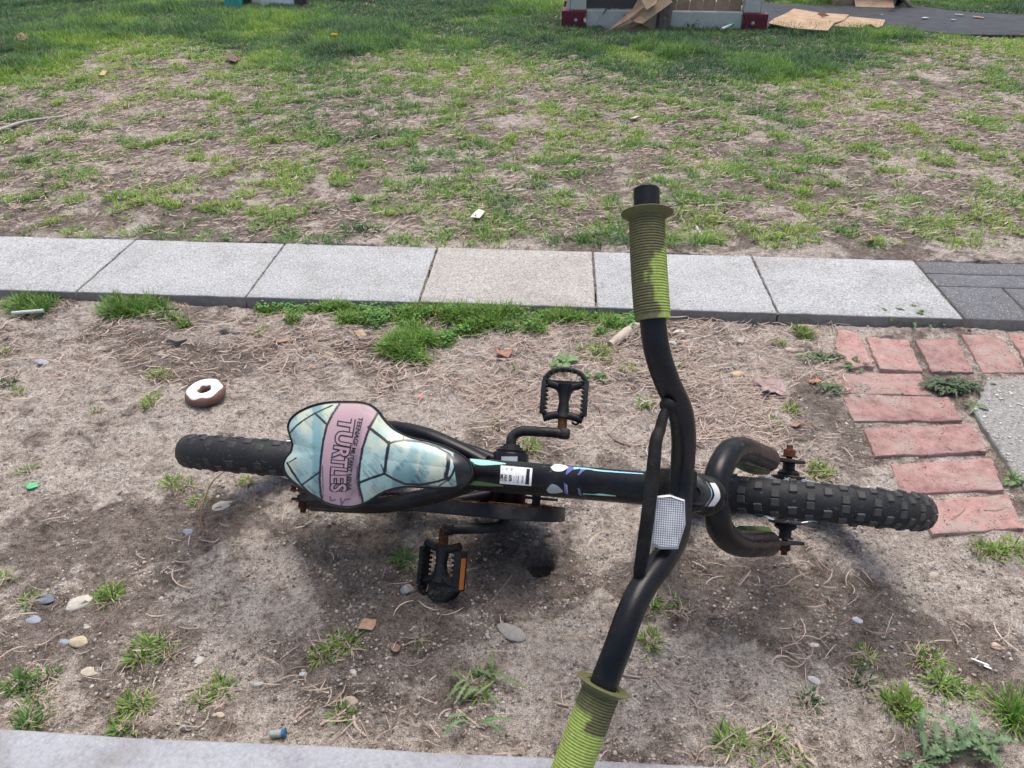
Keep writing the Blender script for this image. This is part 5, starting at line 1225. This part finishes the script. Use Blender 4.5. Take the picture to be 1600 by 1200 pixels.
def flat_thing(pts, thick, col, label, name, cat, dz=.003, curl=0, mat='stone', rnd=False):
    P = np.array(lift(pts, dz))
    if rnd: P = cr(np.vstack([P, P[:1]]), 5)[:-1]
    o0 = P.mean(0); z = P[:, 2].mean(); n = len(P); c = P.mean(0)
    # finely divided so that it can curl
    m = MB(); rings = [P]; 
    for f in (.66, .33): rings.append(c+(P-c)*f)
    V = np.concatenate(rings+[c[None]]); V[:, 2] = z
    r_ = np.hypot(V[:, 0]-c[0], V[:, 1]-c[1]); an = np.arctan2(V[:, 1]-c[1], V[:, 0]-c[0]); V[:, 2] += curl*(r_/r_.max())**2*(1+.8*np.sin(an*3+1))
    F = []
    for k in range(2):
        for j in range(n): F.append([k*n+j, k*n+(j+1) % n, (k+1)*n+(j+1) % n, (k+1)*n+j])
    for j in range(n): F.append([2*n+j, 2*n+(j+1) % n, 3*n])
    cc = np.array(col)*(.8+.4*fbm(V[:, 0]*200, V[:, 1]*200, 1, 2, 3))[:, None]
    m.add(V-o0, F, cc); o = m.build(name, MT[mat], smooth=50); o.location = o0
    sm = o.modifiers.new('t', 'SOLIDIFY'); sm.thickness = thick; sm.offset = 1
    return tag(o, label, cat)
flat_thing([(40, 762), (46, 758), (62, 755), (63, 760), (48, 767), (44, 768)], .0008, (.13, .50, .22), 'torn strip of bright green plastic on the dirt', 'plastic_scrap', 'plastic scrap', .003, .001)
flat_thing([(653, 618), (660, 617), (661, 623), (655, 625)], .0008, (.62, .20, .18), 'small pink scrap on the dirt above the frame of the bicycle', 'plastic_scrap', 'plastic scrap')
flat_thing([(1514, 1031), (1543, 1039), (1546, 1043), (1518, 1035)], .0008, (.80, .82, .84), 'longer of the two white paper strips, lower right', 'paper_strip', 'paper strip', .004)
flat_thing([(1534, 1040), (1548, 1045), (1550, 1049), (1536, 1045)], .0008, (.78, .80, .82), 'shorter of the two white paper strips, lower right', 'paper_strip', 'paper strip', .004)
flat_thing([(735, 351), (741, 340), (748, 334), (758, 337), (750, 345), (742, 352)], .0015, (.66, .64, .56), 'creamy white plastic shard on the lawn behind the slabs', 'plastic_shard', 'plastic scrap', .012, .008)
flat_thing([(553, 519), (566, 518), (573, 527), (560, 530)], .006, (.46, .34, .22), 'tan block-shaped wood chip by the clover band', 'wood_chip', 'wood chip', .006)
flat_thing([(428, 534), (452, 530), (456, 535), (436, 538)], .003, (.36, .24, .18), 'reddish flat wood chip in the straw', 'wood_chip', 'wood chip', .005)
flat_thing([(773, 550), (779, 553), (786, 548), (790, 554), (797, 543), (801, 548), (799, 558), (794, 567), (786, 563), (778, 566), (776, 558)], .0006, (.42, .20, .13), 'brown three-pointed dry leaf below the clover', 'leaf', 'dry leaf', .006, .010, 'leaf')
flat_thing([(1173, 605), (1184, 601), (1192, 604), (1198, 598), (1212, 596), (1220, 601), (1226, 612), (1229, 622), (1219, 624), (1211, 618), (1203, 622), (1196, 628), (1189, 620), (1190, 608)], .0006, (.42, .31, .29), 'curled mauve-brown maple leaf left of the bricks', 'leaf', 'dry leaf', .006, .014, 'leaf')
flat_thing([(563, 990), (560, 984), (568, 974), (578, 969), (586, 972), (588, 980), (582, 986), (574, 988)], .0006, (.56, .37, .26), 'small rounded orange-brown leaf in front of the near pedal', 'leaf', 'dry leaf', .003, .006, 'leaf', rnd=True)
flat_thing([(608, 1010), (618, 1008), (626, 1016), (616, 1024)], .0006, (.34, .24, .18), 'little brown leaf right of the bright tuft', 'leaf', 'dry leaf', .003, .004, 'leaf', rnd=True)
flat_thing([(1150, 536), (1158, 530), (1164, 531), (1160, 540), (1152, 541)], .0006, (.48, .42, .34), 'pale oval dry leaf on the straw before the slabs', 'leaf', 'dry leaf', .006, .003, 'leaf')
flat_thing([(1234, 668), (1246, 661), (1256, 664), (1242, 674)], .0006, (.40, .24, .17), 'reddish dry leaf between mauve leaf and front wheel', 'leaf', 'dry leaf', .004, .004, 'leaf')
flat_thing([(1262, 598), (1278, 594), (1283, 599), (1268, 602)], .0006, (.55, .26, .10), 'small orange leaf scrap left of the brick edging', 'leaf', 'dry leaf', .003, .003, 'leaf')
flat_thing([(1352, 382), (1360, 375), (1366, 377), (1361, 384)], .0006, (.38, .20, .14), 'brown leaf on the lawn edge behind the last pale slab', 'leaf', 'dry leaf', .012, .004, 'leaf')
flat_thing([(355, 95), (366, 93), (374, 97), (370, 104), (360, 103)], .0008, (.19, .13, .10), 'dark dry leaf in the lawn, upper left', 'leaf', 'dry leaf', .015, .015, 'leaf')
flat_thing([(156, 123), (162, 116), (168, 115), (165, 122)], .0008, (.58, .48, .25), 'yellow leaf on the bare lawn, upper left', 'leaf', 'dry leaf', .012, .006, 'leaf')
flat_thing([(24, 70), (38, 65), (48, 69), (38, 73)], .0008, (.38, .22, .15), 'reddish leaf in the lawn near the upper left corner', 'leaf', 'dry leaf', .03, .012, 'leaf')
flat_thing([(983, 190), (992, 187), (1000, 188), (992, 193)], .0008, (.62, .56, .48), 'pale scrap on the lawn above the bar end', 'leaf', 'dry leaf', .012, .006, 'leaf')
# dandelion flower on the lawn
x0, y0, z0 = gnd(524, 70); m = MB()
for i in range(60):
    a = i*2.4; r = .017*math.sqrt(i/60); c = np.array([r*math.cos(a), r*math.sin(a), .055-.25*r]); d = np.array([math.cos(a)*.6, math.sin(a)*.6, .5]); m.tube([c, c+d*.010], [.0028, .0015], 5, col=(.75, .50, .02))
fl = empty('dandelion_flower', (x0, y0, z0)); m.build('flower_head', MT['leaf'], fl); m = MB(); m.tube([(0, 0, -.01), (.002, 0, .03), (0, 0, .055)], .002, 6, col=(.14, .25, .06)); m.build('flower_stem', MT['leaf'], fl)
tag(fl, 'yellow dandelion flower in the lawn, upper left half', 'flower')
# toy ring
x0, y0, z0 = gnd(324, 622); tr = empty('toy_donut', (x0, y0, z0+.0)); tr.rotation_euler = (R_(2), R_(-3), 0)
MT['choc'] = m_simple('toy_brown', (.165, .085, .065), .5, 60, .18, .0004, .4); MT['icing'] = m_simple('toy_white', (.80, .79, .77), .45, 80, .04, .0003, .4)
m = MB(); RM, rm = .0240, .0148
m.lathe((0, 0, .0125), (0, 0, 1), [(RM+rm*math.cos(a), rm*.86*math.sin(a)+(.0006 if abs(math.sin(a)) < .1 and math.cos(a) > 0 else 0)) for a in np.linspace(0, 2*math.pi, 28, endpoint=False)], 64, closed=True)
m.build('ring_body', MT['choc'], tr, smooth=180)
V = []; K1, K2 = 96, 18
for i in range(K1):
    th = 2*math.pi*i/K1; ao = R_(50)-R_(11)*math.sin(th*6+.6)*(.7+.3*math.sin(th*3)); ai = R_(138)+R_(6)*math.sin(th*5)
    for j in range(K2+1):
        a = ao+(ai-ao)*j/K2; e_ = 1-abs(2*j/K2-1)**8; q = rm+.0001+.0006*e_; R1 = RM+q*math.cos(a); V.append((R1*math.cos(th), R1*math.sin(th), .0125+q*.86*math.sin(a)))
F = [[i*(K2+1)+j, ((i+1) % K1)*(K2+1)+j, ((i+1) % K1)*(K2+1)+j+1, i*(K2+1)+j+1] for i in range(K1) for j in range(K2)]
m = MB(); m.add(V, F); m.build('icing', MT['icing'], tr, smooth=180)
tag(tr, 'brown toy ring with wavy white icing lying on the dirt', 'toy')

# ================================================================== THINGS AT THE FAR SIDE OF THE LAWN
def atY(px, py, Y): d = ray(px, py); return CAM+d*(Y/d[1])
MT['cream'] = m_simple('cream_plastic', (.56, .55, .50), .5, 25, .10, .001, .35); MT['maroon'] = m_simple('maroon_plastic', (.155, .028, .045), .5, 40, .2, .001, .3)
MT['meshm'] = m_simple('mesh_grey', (.15, .14, .135), .8, 300, .35, .002); MT['bolt'] = m_simple('bolt_metal', (.40, .40, .38), .35, 200, .2, 0, .5, .7)
fa = at(877, 44, .03); fb = at(1197, 50, .03); fx = (fb-fa)/np.linalg.norm(fb-fa); fy = np.array([-fx[1], fx[0], 0]); WF = np.linalg.norm(fb-fa)
frm = empty('playpen', fa); Mf = Matrix.Identity(4)
for i in range(3): Mf[i][0] = fx[i]; Mf[i][1] = fy[i]; Mf[i][2] = (0, 0, 1)[i]; Mf[i][3] = fa[i]
frm.matrix_world = Mf
tag(frm, 'cream plastic frame with maroon corner feet standing at the far side of the lawn', 'playpen')
DF = .55
for (x, y, sx, sy) in ((0, 0, 1, 1), (WF, 0, -1, 1), (0, DF, 1, -1), (WF, DF, -1, -1)):
    m = MB(); pr = [(0, -.03), (.150, -.03), (.150, .0), (.138, .014), (.132, .035), (.136, .060), (.150, .085), (.150, .10), (0, .10)]
    m.prism(pr, 0, .15, lambda a, b, h, x=x, y=y, sx=sx, sy=sy: (x+sx*a, y+sy*h, b)); ft = m.build('corner_foot', MT['maroon'], frm, bevel=.006)
    if y == 0: m = MB(); m.lathe((x+sx*.088, -.001, .045), (0, -1, 0), [(.001, .012), (.010, .010), (.014, .004), (.014, 0), (.001, 0)], 16); m.build('bolt', MT['bolt'], ft, smooth=40)
    m = MB(); m.box((x+sx*.098, y+sy*.07, .43), (.095, .095, .66), None, .006); m.build('post', MT['cream'], frm)
    # sloping stiffener at the outside of the post
    m = MB(); m.prism([(.018, .10), (.048, .10), (.048, .22)], .03, .10, lambda a, b, h, x=x, y=y, sx=sx, sy=sy: (x+sx*a, y+sy*h, b)); m.build('gusset', MT['cream'], frm)
for z in (.045, .73):
    for y in (.05, DF-.05): m = MB(); m.box((WF/2, y, z), (WF-.30 if z < .1 else WF-.30, .045, .115 if z < .1 else .08), None, .006); m.build('rail', MT['cream'], frm)
    for x in (.09, WF-.09): m = MB(); m.box((x, DF/2, z), (.045, DF-.24, .09), None, .006); m.build('rail', MT['cream'], frm)
m = MB(); x0_, x1_ = .15, WF*.46
for i in range(33): xx = x0_+(x1_-x0_)*i/32; m.box((xx, .058, .40), (.0045, .003, .59))
for i in range(45): m.box(((x0_+x1_)/2, .0615, .11+i*.0132), (x1_-x0_, .003, .0045))
m.box(((x0_+x1_)/2, .085, .40), (x1_-x0_, .004, .59)); m.build('mesh_panel', MT['meshm'], frm)
# cardboard panel with vertical creases, standing inside the frame
def W_(x, y, z): return np.array(fa)+fx*x+fy*y+np.array([0, 0, z])
def board(pts, thick, name, label, cat='cardboard', mat=None, par=None, folds=None):
    P = np.array(pts, float); o0 = P[0].copy(); n_ = np.cross(P[1]-P[0], P[-1]-P[0]); n_ /= np.linalg.norm(n_); k = len(P); V = np.concatenate([P-n_*thick/2, P+n_*thick/2])-o0
    m = MB(); m.add(V, [list(range(k))[::-1], list(range(k, 2*k))]+[[i, (i+1) % k, k+(i+1) % k, k+i] for i in range(k)]); o = m.build(name, mat or MT['card'], par)
    o.location = o0
    if label: tag(o, label, cat)
    return o
m = MB(); px_ = np.linspace(WF*.50, WF-.15, 7); 
for i in range(6):
    a, b = px_[i], px_[i+1]; dd = .012 if i % 2 else 0; m.box(((a+b)/2, .10+dd, .33), (b-a-.004, .006, .52), None, .001); 
o = m.build('cardboard_sheet', MT['card']); o.matrix_world = Mf; o.location = W_(0, 0, 0)
tag(o, 'creased cardboard sheet standing upright behind the right half of the frame', 'cardboard')
cs = empty('cardboard_pile', at(985, 50, .03)); tag(cs, 'crumpled cardboard leaning on the old wooden post before the frame', 'cardboard')
c0_ = np.array(cs.location)
def lay(pp, name='flap', th=.006):
    P = [atY(a, b, Y-.17)-c0_ for a, b, Y in pp]; o = board(P, th, name, None, None, MT['card'], cs); return o
lay([(950, 49, 5.20), (982, 30, 5.19), (989, 34, 5.18), (1001, 37, 5.17), (1024, 26, 5.2), (1017, 45, 5.22), (994, 51, 5.19), (975, 48, 5.2)])
lay([(950, 49, 5.195), (982, 31, 5.185), (1010, 16, 5.26), (1036, -12, 5.34), (1005, -14, 5.40), (989, 14, 5.33)])
for i in range(4): lay([(989+i*1.5, 32+i, 5.15-.012*i), (1001+i*1.0, 35+i*.7, 5.15-.012*i), (1049+i*.6, 1+i*.8, 5.24-.012*i), (1042, -8, 5.26-.012*i), (1010, 14+i*.5, 5.20-.012*i)], 'layer', .005)
lay([(1001, -1, 5.16), (1010, 16, 5.13), (1024, 6, 5.14), (1031, -6, 5.18), (1010, -16, 5.2)])
x0, y0, z0 = gnd(1034, 47); m = MB(); K = 26; zz = np.linspace(-.03, .21, 9); V = []
for z in zz:
    for j in range(K):
        a = 2*math.pi*j/K; r = .047+.004*math.sin(a*5)+.004*math.sin(a*11+1)+.018*max(0, .06-z)*6*(.6+.4*math.sin(a*3)); V.append((r*math.cos(a), r*math.sin(a), z))
F = [[i*K+j, i*K+(j+1) % K, (i+1)*K+(j+1) % K, (i+1)*K+j] for i in range(8) for j in range(K)]+[[8*K+j for j in range(K)]]
m.add(V, F); o = m.build('wooden_post', MT['wood'], smooth=50); o.location = (x0+.01, y0+.03, z0); tag(o, 'weathered grey wooden post in front of the plastic frame', 'post')
weed(970, 41, 60, .10, .012, False, (.075, .12, .045), 'leafy weed growing against the mesh left of the cardboard', rise=1.1, sc=.03); weed(1078, 50, 24, .06, .009, False, (.07, .11, .04), 'weed at the foot of the wooden post', rise=.9)
weed(915, 42, 14, .08, .010, False, (.20, .15, .07), 'reddish dry weed beside the left maroon foot', rise=.6)
# black mat and flat cardboard
MT['mat'] = m_simple('mat_rubber', (.042, .046, .054), .75, 14, .35, .002, .25); MT['hem'] = MT['mat']
mp_ = np.array(MATP); mc_ = mp_.mean(0); 
o = poly_slab('rubber_mat', [tuple(q) for q in mp_[::-1]], .0, .049, MT['mat'], .004, .004, 10, 3); tag(o, 'long black rubber mat lying on the grass at the upper right', 'mat')
def card_flat(pp, z, label):
    P = [np.array(at(a, b, z)) for a, b in pp]; P = [p+np.array([0, 0, .010*((i*37) % 5)/5]) for i, p in enumerate(P)]; o = board(P, .006, 'cardboard_sheet', label); return o
card_flat([(1200, 38.5), (1209.5, 30), (1229, 23), (1240, 15), (1281, 20.6), (1326, 25), (1318, 33), (1303, 38.5), (1293, 49.5), (1242, 45)][::-1], .064, 'larger flat cardboard sheet on the black mat next to the frame')
card_flat([(1300, 42), (1312, 34), (1328, 27.5), (1383, 31.6), (1378.6, 42.6), (1369, 44), (1360, 40.5), (1352, 41), (1345, 44)][::-1], .056, 'smaller flat cardboard sheet on the mat, partly under the larger one')
for (a, b, l_) in ((1283, 27, 'dry oak leaf curled on the larger cardboard sheet'),):
    P = at(a, b, .075); m = MB(); m.add([(-.03, 0, .02), (0, -.02, .004), (.05, -.005, .01), (.02, .02, .02), (0, .012, .035)], [[0, 1, 2, 3, 4]], (.22, .10, .06)); o = m.build('leaf', MT['leaf'], fixn=False); o.location = P; sm = o.modifiers.new('t', 'SOLIDIFY'); sm.thickness = .001; tag(o, l_, 'dry leaf')
for i, (a, b, s_, l_) in enumerate(((1377, 24, .012, 'tiny white scrap on the mat nearest the cardboard box'), (1445, 29, .035, 'pale strip of litter on the middle of the mat'), (1489, 32, .022, 'white scrap on the mat toward the right'), (1447, 53, .010, 'white crumb near the front edge of the mat'), (1498, 24, .03, 'white litter at the back edge of the mat'), (1528, 28, .04, 'pinkish litter at the back edge of the mat'))):
    P = at(a, b, .052); m = MB(); m.box((0, 0, .004), (s_*1.6, s_*.6, .006), None, .001, col=(.62, .60, .58) if i != 5 else (.55, .36, .3)); o = m.build('litter', MT['stone']); o.location = P; o.rotation_euler = (0, .05, rng.uniform(-.6, .6)); tag(o, l_, 'litter')
# cardboard box with an open side, bucket and stick behind the mat
def open_box(p0, ux, w_, d_, h_, label):
    e = empty('cardboard_box', p0); uy = np.array([-ux[1], ux[0], 0]); Mx = Matrix.Identity(4)
    for i in range(3): Mx[i][0] = ux[i]; Mx[i][1] = uy[i]; Mx[i][3] = p0[i]
    e.matrix_world = Mx; t = .005
    m = MB(); m.box((w_/2, t/2, h_/2), (w_, t, h_)); m.box((w_/2, d_-t/2, h_/2), (w_, t, h_)); m.box((t/2, d_/2, h_/2), (t, d_-2*t-.002, h_)); m.box((w_-t/2, d_/2, h_/2), (t, d_-2*t-.002, h_)); m.box((w_/2, d_/2, t), (w_-2*t-.002, d_-2*t-.002, t)); m.build('box_body', MT['card'], e)
    for (sx, an) in ((0, 40), (1, -30)):
        m = MB(); Rr = np.array(Matrix.Rotation(R_(an), 3, 'Y')); m.box(np.array([0 if sx == 0 else w_, d_/2, h_+.004])+Rr@np.array([(-.10 if sx == 0 else .10), 0, 0]), (.19, d_*.96, .005), Rr); m.build('flap', MT['card'], e)
    m = MB(); Rr = np.array(Matrix.Rotation(R_(22), 3, 'X')); m.box(np.array([w_*.62, -.002, .05])+Rr@np.array([0, -.10, 0]), (w_*.62, .20, .005), Rr); m.build('flap', MT['card'], e)
    tag(e, label, 'cardboard box'); return e
open_box(np.array(at(1302, 8, .04)), np.array([.985, -.17, 0]), .42, .30, .26, 'open cardboard box with a flap folded onto the back of the mat')
bk = at(1391, 11, .04); m = MB(); m.lathe((0, 0, .085), (.25, 1, 0), [(.086, -.004), (.090, 0), (.088, .02), (.070, .20), (.002, .20), (.002, .192), (.066, .192), (.083, .01), (.083, -.004)], 30, closed=True); o = m.build('bucket', MT['plastic'], smooth=40); o.location = bk; tag(o, 'black bucket lying on its side beside the cardboard box', 'bucket')
P = np.array([at(1429, 14, .04), at(1410, -2, .10), at(1396, -16, .18)]); m = MB(); m.tube(cr(P-P[0], 4), .014, 8); o = m.build('stick', MT['wood'], smooth=40); o.location = P[0]; tag(o, 'thick dark stick propped beside the black bucket', 'stick')
# upper left: white board between two dark posts, teal sheet
def block_post(px, py, w_, h_, label):
    p = at(px, py, .03); m = MB(); m.box((0, 0, h_/2-.03), (w_, w_, h_), None, .006); o = m.build('wooden_post', MT['darkwood']); o.location = p; o.rotation_euler = (0, 0, .1); tag(o, label, 'post')
MT['darkwood'] = m_simple('dark_wood', (.085, .072, .062), .9, 40, .4, .003)
block_post(387, 9, .06, .55, 'dark wooden post between teal sheet and white board'); block_post(472, 10, .085, .55, 'thicker dark wooden post right of the white board')
MT['white'] = m_simple('white_board', (.70, .73, .76), .5, 20, .08, .001); MT['teal'] = m_simple('teal_plastic', (.05, .30, .25), .5, 30, .2, .001)
pa = at(391, 5, .03); pb = at(464, 9, .03); up = np.array([0, .05, .45]); board([pa+[0, -.06, 0], pb+[0, -.06, 0], pb+up, pa+up], .018, 'white_board', 'white board standing in the grass between two dark posts, top left', 'board', MT['white'])
pa = at(353, 14, .03); pb = at(376, 16, .03); board([pa, pb, pb+[.05, .06, .16], pb+[.02, .1, .40], pa+[.0, .1, .42]], .010, 'teal_sheet', 'teal green plastic sheet sticking out of the grass, top left', 'plastic sheet', MT['teal'])
